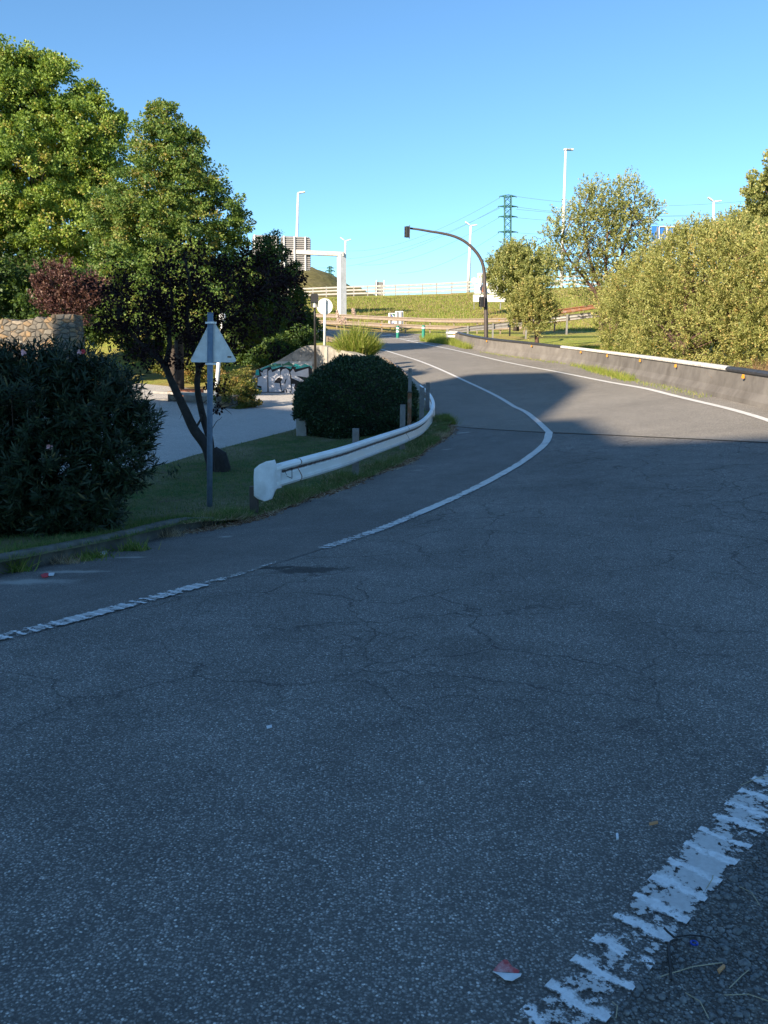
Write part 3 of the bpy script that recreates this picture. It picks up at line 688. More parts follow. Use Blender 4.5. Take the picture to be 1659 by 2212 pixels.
def guardrail(name, label, path, beams, postH, spacing, beam_mat, post_mat, side=1, post_w=(.1, .06), posts_off=-.09, prof=None, group=None, reflect=None):
    path = np.array(path); p = resample(path, .8); o = thing(name, label, 'guardrail', p[0], group)
    for h in beams: b_ = sweep('beam', p, [(a*side, b) for a, b in (prof or wprof_out)(h)] if prof is None else prof(h), beam_mat, o)
    q = resample(path, spacing); Lq = lat(q)
    for i in range(len(q)):
        b = q[i]+Lq[i]*side*posts_off; mb = MB(); mb.box((b[0], b[1], b[2]+postH/2-.15), (post_w[0], post_w[1], postH+.3)); mb.build('post', post_mat, o)
    if reflect:
        for i in range(1, len(q)-1, reflect):
            b = q[i]+Lq[i]*side*.05; mb = MB(); mb.prism([(b[0]-.07, b[1], b[2]+beams[i//reflect % len(beams)]-.05), (b[0]+.07, b[1], b[2]+beams[i//reflect % len(beams)]), (b[0]-.07, b[1], b[2]+beams[i//reflect % len(beams)]+.05)], (0, -.03, 0)); mb.build('reflector', 'orange_reflector', o)
    return o
def GY(px, Y, f=T):   # ground at the column px, depth Y
    x = P(px, 700, Y)[0]; return np.array([x, Y, float(f(x, Y))])
# ramp's own left rail, seen from behind
pth = [P(905,831,27.6)-[0, 0, .72], P(868,801,33)-[0, 0, .72], P(838,776,40)-[0, 0, .72], P(800,757,46)-[0, 0, .72], P(740,736,51)-[0, 0, .72], P(700,724,55)-[0, 0, .72], P(640,716,59)-[0, 0, .72]]
guardrail('guardrail', 'rusty tan guardrail seen from behind, along the ramp beside the pampas grass', pth, [.565], .7, 2.6, 'galvanised_warm', 'galvanised_warm', 1)
# double-height rail beyond the motorway lane
pth = [P(px, py, Y) for px, py, Y in [(380,703,80),(560,706,74),(640,708,72),(740,712,69.5),(850,718,67.5),(960,723,65.5),(1040,724,63.5),(1130,723,61)]]
for q in pth: pass
guardrail('guardrail', 'long double-height tan guardrail along the foot of the grass embankment', pth, [.52, 1.05], 1.1, 2.0, 'galvanised_warm', 'galvanised_warm', 1, reflect=5)
# rail behind the barrier that climbs to the right, seen from its shaded back
pth = [P(968,738,54.5), P(1010,733,52.5), P(1080,727,50), P(1180,716,48), P(1300,703,47), P(1420,692,46)]
guardrail('guardrail', 'guardrail behind the concrete barrier, climbing right past the small tree', pth, [.62], .8, 2.3, 'galvanised', 'galvanised', -1)
pth = [P(1100,716,57), P(1180,709,55.5), P(1300,694,54), P(1420,682,53)]
guardrail('guardrail', 'dark guardrail between the small tree and the willow thicket', pth, [.45, .95], 1.0, 2.6, 'rust', 'dark_iron', 1)  # dark brown beams on near-black posts
# triple rail on the overpass crest
pth = [P(px, py-1, Y) for px, py, Y in [(520,652,116),(665,643,110),(754,640,107),(840,638,104),(960,634,99),(1060,629,96),(1182,622,93),(1306,619,90),(1500,612,88)]]
pl_ = lambda h: [(.03, h+.1), (.06, h+.05), (.06, h-.05), (.03, h-.1), (-.01, h-.1), (-.01, h+.1)]
guardrail('guardrail', 'pale triple-bar parapet rail along the top of the overpass embankment', pth, [1.05, .66, .25], 1.2, 2.0, 'rail_pale', 'galvanised', 1, (.14, .1), 0.02, prof=pl_)

# ------------------------------------------------------------------ concrete barrier
bp = resample(np.array(BARX), .4)
jb = thing('concrete_barrier', 'long low concrete barrier with black and white capping along the ramp', 'barrier', bp[-1])
# travel runs towards far; the road lies to the left (negative side)
sweep('wall', bp, [(-.24, -.15), (-.22, .08), (-.11, .24), (-.07, .62), (.07, .62), (.11, .24), (.22, .08), (.24, -.15)], 'jersey', jb)
cum = np.r_[0, np.cumsum(np.linalg.norm(np.diff(bp, axis=0), axis=1))]
capp = [(-.08, .62), (-.13, .645), (-.135, .69), (-.09, .73), (0, .742), (.09, .73), (.135, .69), (.13, .645), (.08, .62)]
pxof = lambda p: 829.5+FP*np.dot(p-np.array([0, 0, EYE]), rt)/np.dot(p-np.array([0, 0, EYE]), fw)
xs_ = np.array([pxof(p) for p in bp]); i1 = int(np.argmin(np.abs(xs_-1575))); i2 = int(np.argmin(np.abs(xs_-1217)))
plain('cap_white', (.7, .66, .6), .6, sc=14, dirt=(.2, .17, .15), bump=.6, var=.4); plain('cap_black', (.04, .042, .048), .45, sc=6, var=.4)
for a, b, mm in ((0, i1, 'cap_black'), (i1, i2, 'cap_white'), (i2, len(bp)-2, 'cap_black'), (len(bp)-3, len(bp)-1, 'cap_white')):
    sweep('cap', bp[a:b+1], capp, mm, jb)
for px_ in (1612,1471,1389,1319,1258,1156,1059,985):
    k = int(np.argmin(np.abs(xs_-px_))); q = bp[k]-lat(bp)[k]*.125; d_ = (bp[min(k+1, len(bp)-1)]-bp[k-1]); d_ /= np.linalg.norm(d_)
    mb = MB(); l_ = lat(bp)[k]; mb.prism([q+np.array([0, 0, .52])+d_*.04, q+np.array([0, 0, .52])-d_*.05, q+np.array([0, 0, .61])-d_*.02], -l_*.05)
    mb.build('reflector', 'orange_reflector', jb)
# end nose, two white lips
e_ = bp[-1]; mb = MB(); mb.box(e_+np.array([-.28, .1, .64]), (.7, .34, .14)); mb.box(e_+np.array([-.24, .1, .42]), (.62, .3, .14)); mb.build('end_nose', 'white_metal', jb, bevel=.03)

# ------------------------------------------------------------------ triangular sign (its back), pole
b0 = GT(452,1108); D0 = b0[1]; top = P(454.5,676,D0+.02)
ts = thing('road_sign', 'triangular road sign seen from behind on a blue-grey pole on the grass', 'road sign', b0)
mb = MB(); mb.tube([b0-[0, 0, .2], b0*.5+top*.5, top], .039, 20); mb.tube([top-[0, 0, .002], top+[0, 0, .006]], .041, 20); mb.build('pole', 'grey_paint_pole', ts, True)
def onp(px, py, dy=0): return P(px, py, D0+.06+dy)
A_ = onp(458,688); B_ = onp(410,782); C_ = onp(512,782)
def rounded(poly, r, n=4):
    out = []; m_ = len(poly)
    for i in range(m_):
        p, a, b = np.array(poly[i]), np.array(poly[i-1]), np.array(poly[(i+1) % m_])
        d1 = (a-p)/np.linalg.norm(a-p); d2 = (b-p)/np.linalg.norm(b-p)
        for k in range(n+1):
            t_ = k/n; out.append((p+d1*r)*(1-t_)**2+p*2*t_*(1-t_)+(p+d2*r)*t_**2)
    return out
tri = rounded([A_, B_, C_], .055); mb = MB(); mb.prism(tri, (0, .003, 0)); mb.build('plate', 'sign_back', ts)
cen = (A_+B_+C_)/3; rim = [p+(p-cen)*0 for p in tri]; mb = MB()
mb.tube(rim+[rim[0]], .006, 6, False); mb.build('rim', 'sign_back', ts, True)
for yy in (697, 786):
    c_ = P(454.5, yy, D0+.01); mb = MB(); mb.tube([c_-[0, 0, .013], c_+[0, 0, .013]], .045, 18); mb.box(c_+np.array([0, .035, 0]), (.15, .012, .026)); mb.build('clamp', 'white_metal', ts)
mb = MB()
c_ = onp(496,771,-.006); mb.prism([c_+[-.03, 0, .011], c_+[.018, 0, .011], c_+[.03, 0, 0], c_+[.018, 0, -.011], c_+[-.03, 0, -.011]], (0, .004, 0)); mb.build('sticker', 'window_dark', ts)
c_ = onp(496,777,-.006); mb = MB(); mb.box(c_, (.04, .003, .012)); mb.build('sticker', 'paper_white', ts)

# ------------------------------------------------------------------ traffic light mast
mz = P(1050,760,47.5); MY = 47.5
ml = thing('traffic_light', 'brown curved-arm traffic light mast leaning over the ramp', 'traffic light', mz)
arm = [P(x, y, MY) for x, y in [(1050,758),(1050,700),(1049,650),(1047,620),(1046,590),(1042,568),(1034,552),(1020,535),(1003,521),(985,512),(960,505),(930,500),(900,495),(884,493)]]
n_ = len(arm); arm = resample(np.array(arm), .25); mb = MB(); mb.tube(arm, [.125-.075*(i/len(arm)) for i in range(len(arm))], 12); mb.build('mast', 'mast_brown', ml, True)
mb = MB(); mb.tube([P(1050,758,MY), P(1050,746,MY)], .2, 10); mb.build('base', 'mast_brown', ml)
def signal_head(px, py, hpx, Y, side, parent, n=3):
    s_ = Y/FP; c_ = P(px, py, Y); hh = hpx*s_; hd = None
    mb = MB(); mb.box(c_, (.18, .24, hh)); hd = mb.build('signal_head', 'black_plastic', parent, bevel=.02)
    for k in range(n):
        z_ = (k-(n-1)/2)*hh/n; cc = c_+np.array([side*.11, .02, z_]); V_ = []
        mb = MB(); mb.tube([cc-[side*.05, 0, 0], cc+[side*.05, 0, 0]], .095, 12, False); mb.tube([cc+[-side*.03, .0, 0], cc+[-side*.02, 0, 0]], .09, 12); mb.build('visor', 'black_plastic', hd)
    mb = MB(); mb.box(c_+np.array([-side*.115, 0, 0]), (.04, .5, hh*1.1)); mb.build('backboard', 'mast_brown', hd)
signal_head(880, 501, 22, MY, -1, ml)
signal_head(1041, 652, 20, MY-.25, -1, ml)

# ------------------------------------------------------------------ round sign, park lantern, bollards, white signs
b0 = P(701,741,35.5); t0 = P(702,647,35.5)
rs = thing('road_sign', 'round road sign seen from behind on a white post above the graffiti wall', 'road sign', b0)
mb = MB(); mb.tube([b0-[0, 0, .4], t0], .055, 12); mb.build('pole', 'white_pole', rs, True)
c_ = P(701.5,662,35.56); mb = MB(); mb.tube([c_, c_+np.array([0, .012, 0])], .315, 40); o = mb.build('plate', 'disc_back', rs)
mb = MB(); mb.tube([c_+np.array([.32*math.cos(a), .006, .32*math.sin(a)]) for a in np.linspace(0, 2*math.pi, 41)], .009, 6, False); mb.build('rim', 'disc_back', rs)
b0 = P(681,742,33.6); t0 = P(679.5,645,33.6)
lp = thing('street_lamp', 'slim dark park lamp with boxed lantern beside the round sign', 'lamp post', b0)
mb = MB(); mb.tube([b0-[0, 0, 1.2], b0*.4+t0*.6, t0-[0, 0, .3]], [.055, .045, .04], 10); mb.build('pole', 'dark_iron', lp, True)
mb = MB(); mb.box(t0+np.array([0, 0, .0]), (.28, .28, .3)); mb.box(t0+np.array([0, 0, .16]), (.22, .22, .05)); mb.box(t0+np.array([-.125, .0, -.22]), (.03, .26, .2)); mb.box(t0+np.array([.125, .0, -.22]), (.03, .26, .2)); mb.build('lantern_housing', 'dark_iron', lp)
mb = MB(); mb.tube([t0-[0, 0, .34], t0-[0, 0, .15]], .08, 12); mb.build('lamp_glass', 'glass_lamp', lp)
def bollard(px, py, Y, label, low):
    b = P(px, py, Y); o = thing('bollard', label, 'bollard', b, 'green bollards at the gore'); r_ = .11; Hh = .78
    mb = MB(); mb.tube([b-[0, 0, .05], b+[0, 0, Hh-.03], b+[0, 0, Hh]], [r_, r_, r_*.8], 16); mb.build('body', 'bollard_green', o, False)
    for z_ in ((.33, .55) if not low else (.55,)): mb = MB(); mb.tube([b+[0, 0, z_], b+[0, 0, z_+.12]], r_+.006, 16); mb.build('band', 'sign_panel', o)
bollard(859, 728.5, 59.5, 'green bollard with two white bands at the tip of the gore', 0)
bollard(914.5, 728.5, 57, 'green bollard with one white band by the long grass', 1)
def panel_sign(name, label, x0, y0, x1, y1, Y, mat, posts=(), parent=None, cat='sign', rib=0, ground=None, rad=.05):
    pl_ = [P(x0, y0, Y), P(x1, y0, Y), P(x1, y1, Y), P(x0, y1, Y)]
    o = parent or thing(name, label, cat, pl_[3])
    mb = MB(); mb.prism(rounded(pl_, rad), (0, .05, 0)); pn = mb.build('panel', mat, o)
    if rib:
        for i in range(rib):
            f = (i+.5)/rib; a = pl_[0]*(1-f)+pl_[3]*f; b = pl_[1]*(1-f)+pl_[2]*f; mb = MB(); c_ = (a+b)/2; d_ = b-a; ln = np.linalg.norm(d_)
            mb.box(c_+np.array([0, -.03, 0]), (ln*.985, .05, .045), (d_/ln, (0, 1, 0), np.cross(d_/ln, (0, 1, 0)))); mb.build('rib', mat, pn)
    for px_ in posts:
        a = P(px_, y0+1, Y-.06); b = P(px_, ground or y1+10, Y-.06); mb = MB(); mb.box((a+b)/2, (.09, .07, abs(a[2]-b[2]))); mb.build('post', 'galvanised', o)
    return o
s1 = panel_sign('sign_board', 'small white sign board daubed with blue graffiti behind the guardrail', 839, 676, 853, 702, 69.5, 'sign_panel', (843,), ground=715)
for pts_, mt in (([(842,684),(846,680),(849,684),(851,690),(847,692),(843,694),(840,690)], 'graffiti_blue'), ([(846,677.5),(852,677.5),(852,684),(849,681)], 'graffiti_green'), ([(842,696),(848,698),(851,697),(850,701),(843,701)], 'graffiti_blue'), ([(841,678),(844,678),(843,681)], 'graffiti_green')):
    mb = MB(); mb.prism([P(x, y, 69.45) for x, y in pts_], (0, .02, 0)); mb.build('graffiti', mt, s1)
panel_sign('sign_board', 'blank white sign board right of the graffitied one, behind the guardrail', 853.5, 672, 871, 702, 69.3, 'sign_panel', (858, 867), ground=715)
s2 = panel_sign('direction_sign', 'stack of pale direction panels half hidden by the tree beside the mast', 1032, 590, 1092, 612, 74, 'sign_panel', (1040, 1082), ground=668)
panel_sign('', '', 1025, 614, 1090, 634, 74, 'sign_panel', parent=s2); panel_sign('', '', 1022, 636.5, 1092, 652, 73.8, 'sign_panel', parent=s2)
mb = MB(); mb.prism([P(x, y, 73.6) for x, y in [(1041,631),(1043,618),(1046,613),(1046,624),(1050,626),(1050,633)]], (0, .05, 0)); mb.build('arrow', 'terracotta', s2)
c_ = P(1024,606,73); o = thing('road_sign', 'small white disc sign left of the pale direction panels', 'road sign', P(1024,660,73))
mb = MB(); mb.tube([c_, c_+np.array([0, .03, 0])], .24, 24); mb.build('plate', 'sign_panel', o); mb = MB(); mb.tube([P(1024,604,73.08), P(1024,668,73.08)], .03, 8); mb.build('pole', 'galvanised', o)
s3 = panel_sign('direction_sign', 'blue motorway sign panel with white border showing above the willow', 1408, 488, 1462, 540, 86, 'blue_panel', (1415, 1455), ground=640)
for x0, x1 in ((1424, 1440), (1441.5, 1460)):
    pl_ = [P(x0,489.5,85.9), P(x1,489.5,85.9), P(x1,520,85.9), P(x0,520,85.9)]; mb = MB(); rr_ = rounded(pl_, .15); mb.tube(rr_+[rr_[0]], .045, 5, False); mb.build('border', 'sign_panel', s3)

# gantry with big sign backs
GYD = 73.0
ga = thing('sign_gantry', 'white cantilever gantry holding big ribbed sign panels seen from behind', 'gantry', P(738,712,GYD))
cb, ct = P(739,715,GYD), P(738,549,GYD); ax_ = (ct-cb); mb = MB()
a45 = np.array([math.cos(R(35)), math.sin(R(35)), 0]); b45 = np.array([-math.sin(R(35)), math.cos(R(35)), 0])
mb.box((cb+ct)/2, (.62, .5, np.linalg.norm(ax_)), (a45, b45, ax_/np.linalg.norm(ax_))); mb.build('column', 'white_pole', ga, bevel=.02)
mb = MB(); a, b = P(744,549.5,GYD-.1), P(560,541,GYD+1.5); d_ = b-a; ln = np.linalg.norm(d_); d_ /= ln
mb.box((a+b)/2, (ln, .4, .36), (d_, np.cross((0, 0, 1), d_), (0, 0, 1))); mb.build('beam', 'galvanised', ga, bevel=.02)
mb = MB(); mb.box(P(739,705,GYD-.05), (1.3, 1.2, .3)); mb.build('footing', 'concrete', ga)
for x0, y0, x1, y1 in ((606, 509.5, 671, 585), (545, 507, 603, 580)):
    g_ = thing('x', None, None); bpy.data.objects.remove(g_)
    pl_ = [P(x0, y0, GYD+.7), P(x1, y0+3, GYD+.7), P(x1, y1, GYD+.7), P(x0, y1, GYD+.7)]
    mb = MB(); mb.prism(rounded(pl_, .25), (0, .06, 0)); pn = mb.build('panel', 'sign_grey', ga)
    mb = MB(); nr = 17
    for i in range(nr):
        f = (i+.5)/nr; a = pl_[0]*(1-f)+pl_[3]*f; b = pl_[1]*(1-f)+pl_[2]*f; mb.box((a+b)/2+np.array([0, -.04, 0]), (np.linalg.norm(b-a)*(.97 if 0 < i < nr-1 else .85), .07, .07))
    tag(mb.build('ribs', 'galvanised', pn))
    for f in ((.12, .47, .83) if x0 > 604 else (.1, .5, .9)):
        a = pl_[0]*(1-f)+pl_[1]*f; b = pl_[3]*(1-f)+pl_[2]*f; mb = MB(); mb.box((a+b)/2+np.array([0, -.13, 0]), (.11, .1, np.linalg.norm(a-b))); mb.build('bracket', 'white_pole', pn)
o = thing('direction_sign', 'small grey ribbed sign back standing beyond the overpass rail', 'sign', P(821,640,118))
pl_ = [P(810,608,118), P(831,609.5,118), P(831,642,118), P(810,642,118)]; mb = MB(); mb.prism(rounded(pl_, .15), (0, .06, 0)); pn = mb.build('panel', 'sign_grey', o)
for i in range(9): f = (i+.5)/9; a = pl_[0]*(1-f)+pl_[3]*f; b = pl_[1]*(1-f)+pl_[2]*f; mb = MB(); mb.box((a+b)/2+np.array([0, -.05, 0]), (1.25, .08, .07)); mb.build('rib', 'galvanised', pn)
for x_ in (813, 829): mb = MB(); mb.box((P(x_,608,117.8)+P(x_,650,117.8))/2, (.14, .1, 2.9)); mb.build('post', 'white_pole', o)

# motorway lamps
def lamp(label, tx, ty, bx, by, Y, heads, th=.13):
    a, b = P(bx, by, Y), P(tx, ty, Y); o = thing('street_lamp', label, 'lamp post', a, 'tall white motorway lamps')
    mb = MB(); mb.tube([a, b], [th*1.5, th*.8], 12); mb.build('pole', 'white_pole', o, True); s_ = Y/FP
    for dx, dy in heads:
        e_ = b+np.array([dx*s_, 0, dy*s_]); mb = MB(); mb.tube([b, (b+e_)/2+np.array([0, 0, .06]), e_], .07, 8); mb.build('arm', 'white_pole', o)
        d_ = (e_-b)/np.linalg.norm(e_-b); c_ = e_+d_*.1; n3 = np.cross(d_, (0, 1, 0))
        mb = MB(); mb.box(c_, (.85, .45, .16), (d_, (0, 1, 0), n3)); mb.build('lamp_head', 'white_pole', o, bevel=.06)
lamp('tall single-arm white lamp rising above the gantry sign panels', 644, 417, 638, 652, 112, [(6, 1)], .16)
lamp('twin-head white lamp just right of the gantry column', 746.5, 521, 743, 645, 160, [(-6, 4), (6, 2)], .22)
lamp('twin-head white lamp under the arm of the traffic light mast', 1017, 488, 1011, 640, 135, [(-6, 4), (6, 1)], .2)
lamp('tallest white lamp, standing behind the airy tree', 1222, 323, 1212, 640, 96, [(2, 0), (6, 0)], .14)
lamp('twin-head white lamp rising behind the willow thicket on the right', 1542, 436, 1537, 620, 120, [(-6, 4), (7, 1)], .17)

# pylons and cables
def pylon(label, tx, ty, by, Y, hw, arms, bw):
    s_ = Y/FP; tp = P(tx, ty, Y); bt = P(tx-1, by, Y); o = thing('pylon', label, 'pylon', bt, 'lattice power pylons'); hgt = tp[2]-bt[2]
    wdt = lambda f: (bw*(1-f/.45)+hw*(f/.45) if f < .45 else hw)*s_
    def cn(f, k): w_ = wdt(f)/2; c = bt*(1-f)+tp*f; return c+np.array([w_*(1, -1, -1, 1)[k], w_*(1, 1, -1, -1)[k], 0])
    N_ = 16; mb = MB(); th = .07*Y/250*1.9
    for k in range(4):
        mb.tube([cn(i/N_, k) for i in range(N_+1)], th, 4, False)
        for i in range(N_):
            mb.tube([cn(i/N_, k), cn((i+1)/N_, (k+1) % 4)], th*.7, 3, False); mb.tube([cn(i/N_, (k+1) % 4), cn((i+1)/N_, k)], th*.7, 3, False)
    mb.build('tower', 'pylon_green', o)
    for ay_, aw in arms:
        c = P(tx, ay_, Y); mb = MB()
        for sg in (-1, 1):
            e_ = c+np.array([sg*aw*s_, 0, 0])
            for yo in (-.5, .5): mb.tube([c+np.array([0, hw*s_*yo, .9*s_*2]), e_], th*.8, 4, False); mb.tube([c+np.array([0, hw*s_*yo, -.5*s_*2]), e_], th*.8, 4, False)
            mb.tube([e_, e_-np.array([0, 0, 2.4*s_])], th*1.3, 5)
        mb.build('crossarm', 'pylon_green', o)
    return o
pylon('large green lattice pylon rising behind the small trees', 1097, 422, 640, 250, 13, [(424, 17), (446, 20), (468, 19), (501, 20)], 30)
pylon('tiny distant lattice pylon above the grass hill', 713, 575, 628, 420, 4.5, [(578, 6), (585, 9), (593, 7)], 9)
def cable(a, b, sag, label, grp):
    pts = [a*(1-f)+b*f-np.array([0, 0, sag*4*f*(1-f)]) for f in np.linspace(0, 1, 25)]
    mb = MB(); mb.tube(pts, .045, 4, False); tag(mb.build('power_cable', 'cable'), label, 'power cable', grp)
for a, b, s_ in (((1080,427),(751,542),4), ((1077,448),(672,578),5), ((1080,449),(749,559),3), ((1078,470),(775,572),4), ((1078,503),(860,590),3)):
    cable(P(a[0], a[1], 250), P(b[0], b[1], 400), s_, 'thin power cable sloping down left from the green pylon', 'cables left of the pylon')
for a, b, s_ in (((1113,424),(1760,415),3), ((1116,447),(1760,436),3), ((1115,452),(1760,450),2), ((1114,470),(1760,466),2), ((1116,503),(1760,478),2)):
    cable(P(a[0], a[1], 250), P(b[0], b[1], 230), s_, 'thin power cable running level right from the green pylon', 'cables right of the pylon')

# hill far left
hx = [(-300,560),(300,560),(560,575),(640,586),(676,585),(700,594),(732,609),(756,622),(800,640),(900,660)]
V = []; Yh = 230
for f in np.linspace(0, 1, 24):
    for px_ in np.linspace(-300, 900, 70):
        yt = np.interp(px_, [q[0] for q in hx], [q[1] for q in hx]); crest = P(px_, yt, Yh)
        base = P(px_, 690, 120); p = base*(1-f)+crest*f; p[2] = base[2]-6+(crest[2]-base[2]+6)*(1-(1-f)**1.6); 
        V.append(p+np.array([0, 0, rng.normal(0, .35)]))
F = [(i*70+j, i*70+j+1, (i+1)*70+j+1, (i+1)*70+j) for i in range(23) for j in range(69)]
back = [P(px_, 700, 330)+np.array([0, 0, -10]) for px_ in np.linspace(-300, 900, 70)]
F += [(23*70+j, 23*70+j+1, 24*70+j+1, 24*70+j) for j in range(69)]
tag(link('hill', fmesh('hill', V+back, F), 'hill_scrub', None, True), kind='structure')

# ------------------------------------------------------------------ graffiti wall
WY = 35.0
wlx = lambda px: P(px, 800, WY)
gw = thing('retaining_wall', 'concrete retaining wall with silver and teal graffiti lettering', 'wall', P(620,862,WY))
fa = [P(540,866,WY), P(690,866,WY), P(690,746,WY), P(664,746,WY), P(645,753,WY), P(600,780,WY), P(556,806,WY), P(540,818,WY)]
mb = MB(); mb.prism(fa, (0, .5, 0)); mb.build('face', 'wall_concrete', gw)
# wing wall running towards the camera along the ramp
Q = [P(690,746,WY-.002), P(722,752,33.5), P(765,765,32), P(840,800,29.5), P(905,850,26.2)]
for a, b, mm in ((Q[0], Q[1], 'concrete'), (Q[1], Q[2], 'concrete'), (Q[2], Q[3], 'concrete'), (Q[3], Q[4], 'concrete')):
    ab = (b-a); ab[2] = 0; ab /= np.linalg.norm(ab); n3 = np.array([-ab[1], ab[0], 0]); a_ = a+ab*.004
    mb = MB(); mb.prism([a_, b, np.array([b[0], b[1], -.4]), np.array([a_[0], a_[1], -.4])], n3*.4); mb.build('wing', mm, gw)
def WP(zx, zy, lay): px_, py_ = 494+zx/7.56, 713+zy/7.56; return P(px_, py_, WY-.004*lay)
gz_ = [
 ('graffiti_pale', 1, [(790,512),(1362,512),(1362,660),(480,690),(440,655),(600,592)]),
 ('graffiti_teal', 2, [(440,655),(520,640),(590,600),(700,560),(760,540),(820,560),(900,600),(1050,590),(1080,545),(1130,560),(1180,590),(1240,550),(1290,570),(1362,590),(1362,660),(900,700),(440,740)]),
 ('graffiti_teal', 2, [(440,960),(520,950),(520,1010),(445,1030)]),
 ('graffiti_green', 3, [(640,590),(690,560),(760,560),(850,545),(860,575),(790,590),(700,600)]),
 ('graffiti_black', 4, [(485,625),(545,665),(560,640),(640,605),(690,598),(705,645),(860,596),(930,604),(1015,640),(1035,592),(1105,600),(1088,640),(1325,588),(1362,640),(1350,760),(1260,830),(1210,870),(1150,990),(1125,1052),(945,1050),(938,1080),(905,1070),(890,1010),(860,1030),(640,1022),(515,1025),(522,950),(462,925),(465,760),(505,745)]),
 ('graffiti_silver', 5, [(515,680),(550,700),(570,650),(630,635),(632,1008),(540,1010),(535,915),(470,905),(475,770),(545,748)]),
 ('graffiti_silver', 5, [(645,670),(690,640),(712,690),(840,628),(836,770),(800,780),(755,832),(740,862),(830,868),(862,1012),(652,1008)]),
 ('graffiti_silver', 5, [(850,685),(880,642),(940,628),(985,665),(1008,800),(1015,960),(1000,1030),(965,1032),(942,965),(936,1068),(916,1060),(906,958),(888,1004),(868,990),(850,850),(875,800),(845,775)]),
 ('graffiti_silver', 5, [(1005,690),(1050,632),(1083,690),(1300,622),(1310,778),(1108,746),(1235,830),(1185,850),(1030,785)]),
 ('graffiti_silver', 5, [(1030,880),(1082,880),(1062,958),(1122,998),(1112,1040),(1024,1036)]),
 ('graffiti_black', 6, [(908,868),(918,820),(940,788),(948,800),(930,850),(922,885)]),
 ('graffiti_black', 6, [(895,1012),(905,955),(912,960),(908,1020)]), ('graffiti_black', 6, [(926,955),(940,955),(945,1000),(936,1010)]),
 ('graffiti_green', 4, [(865,545),(900,555),(985,510),(1010,540),(1050,560),(1055,590),(960,575),(900,580),(880,600)]),
]
for mt, lay, pts_ in gz_:
    vs = [WP(x, y, lay) for x, y in pts_]; tr_ = tessellate_polygon([[Vector(v) for v in vs]]); me = bpy.data.meshes.new('graffiti'); me.from_pydata([tuple(v) for v in vs], [], tr_); link('graffiti', me, mt, gw)

# ------------------------------------------------------------------ park: stone bench, stone wall, posts, stump
bs = GT(492,884); s_ = bs[1]/FP
bn = thing('stone_bench', 'low park bench wall of pale rubble with flat slab top', 'bench', bs)
for x0, x1, yb, Y_ in ((466, 513, 885, bs[1]), (362, 384, 872, bs[1]+2.4)):
    a = P(x0, yb, Y_); b = P(x1, yb, Y_); mb = MB(); mb.box(((a[0]+b[0])/2, Y_+.3, a[2]+.2), (b[0]-a[0], .5, .46)); mb.build('pedestal', 'rubble_stone', bn, bevel=.01)
a, b = P(340,848,bs[1]+3.0), P(517,857,bs[1]); d_ = b-a; ln = np.linalg.norm(d_); d_ /= ln
mb = MB(); mb.box((a+b)/2+np.array([0, .3, 0]), (ln, .6, .09), (d_, np.cross((0, 0, 1), d_), np.cross(d_, np.cross((0, 0, 1), d_)))); mb.build('slab', 'stone_slab', bn, bevel=.015)
mb = MB(); mb.box((a+b)/2+np.array([.4, .7, -.22]), (ln*.7, .12, .25), (d_, np.cross((0, 0, 1), d_), (0, 0, 1))); mb.build('backing', 'graffiti_pale', bn)
p_ = P(408,850,bs[1]+4.5); mb = MB(); mb.box(p_, (1.0, .7, .36)); pt_ = mb.build('planter', 'terracotta', None, bevel=.03); tag(pt_, 'terracotta planter box behind the park bench, left of the sign pole', 'planter')
p_ = P(520,800,41); mb = MB(); mb.box(p_+np.array([0, 1, -.4]), (6, .3, .6)); tag(mb.build('russet_box', 'russet_brown'), 'low reddish box standing in for russet leaves behind the clipped hedge', 'wall')  # plain box added in place of a patch of reddish leaves
# rubble wall at the left
a, b = P(-160,735,26), P(118,735,25); mb = MB(); topz = lambda px: P(px, np.interp(px, [-160, 0, 60, 75, 118], [690, 690, 691, 685, 684]), 25)[2]
sw = thing('stone_wall', 'ruined rubble stone wall behind the oleander, its crest in sun', 'wall', b)
N_ = 26; tops = []
for i in range(N_+1):
    f = i/N_; p = a*(1-f)+b*f; px_ = -160+278*f; p = p.copy(); p[2] = topz(px_)+rng.normal(0, .035); tops.append(p)
poly = [np.array([a[0], a[1], -.3])]+tops+[np.array([b[0], b[1], -.3])]
mb = MB(); mb.prism(poly, (.1, .7, 0)); mb.build('wall', 'rubble_stone', sw)
c0, c1 = P(112,740,24.6), P(161,740,24.6); zt = P(130,678,24.6)[2]
mb = MB(); mb.box(((c0[0]+c1[0])/2, 25.05, (zt-.3)/2), (c1[0]-c0[0], .75, zt+.3)); mb.build('pillar', 'rubble_stone', sw, bevel=.04)
# white park lamp behind the triangle sign
a, b = P(465,884,bs[1]+.6), P(481,686,bs[1]+.6); o = thing('street_lamp', 'thin white park lamp with round head behind the triangular sign', 'lamp post', a)
mb = MB(); mb.tube([a, P(471,800,bs[1]+.6), b], [.09, .07, .05], 10); mb.build('pole', 'white_pole', o, True)
bm = bmesh.new(); bmesh.ops.create_uvsphere(bm, u_segments=16, v_segments=10, radius=.14); bmesh.ops.translate(bm, verts=bm.verts, vec=Vector(b)); me = bpy.data.meshes.new('globe'); bm.to_mesh(me); bm.free(); link('globe', me, 'glass_lamp', o, True)
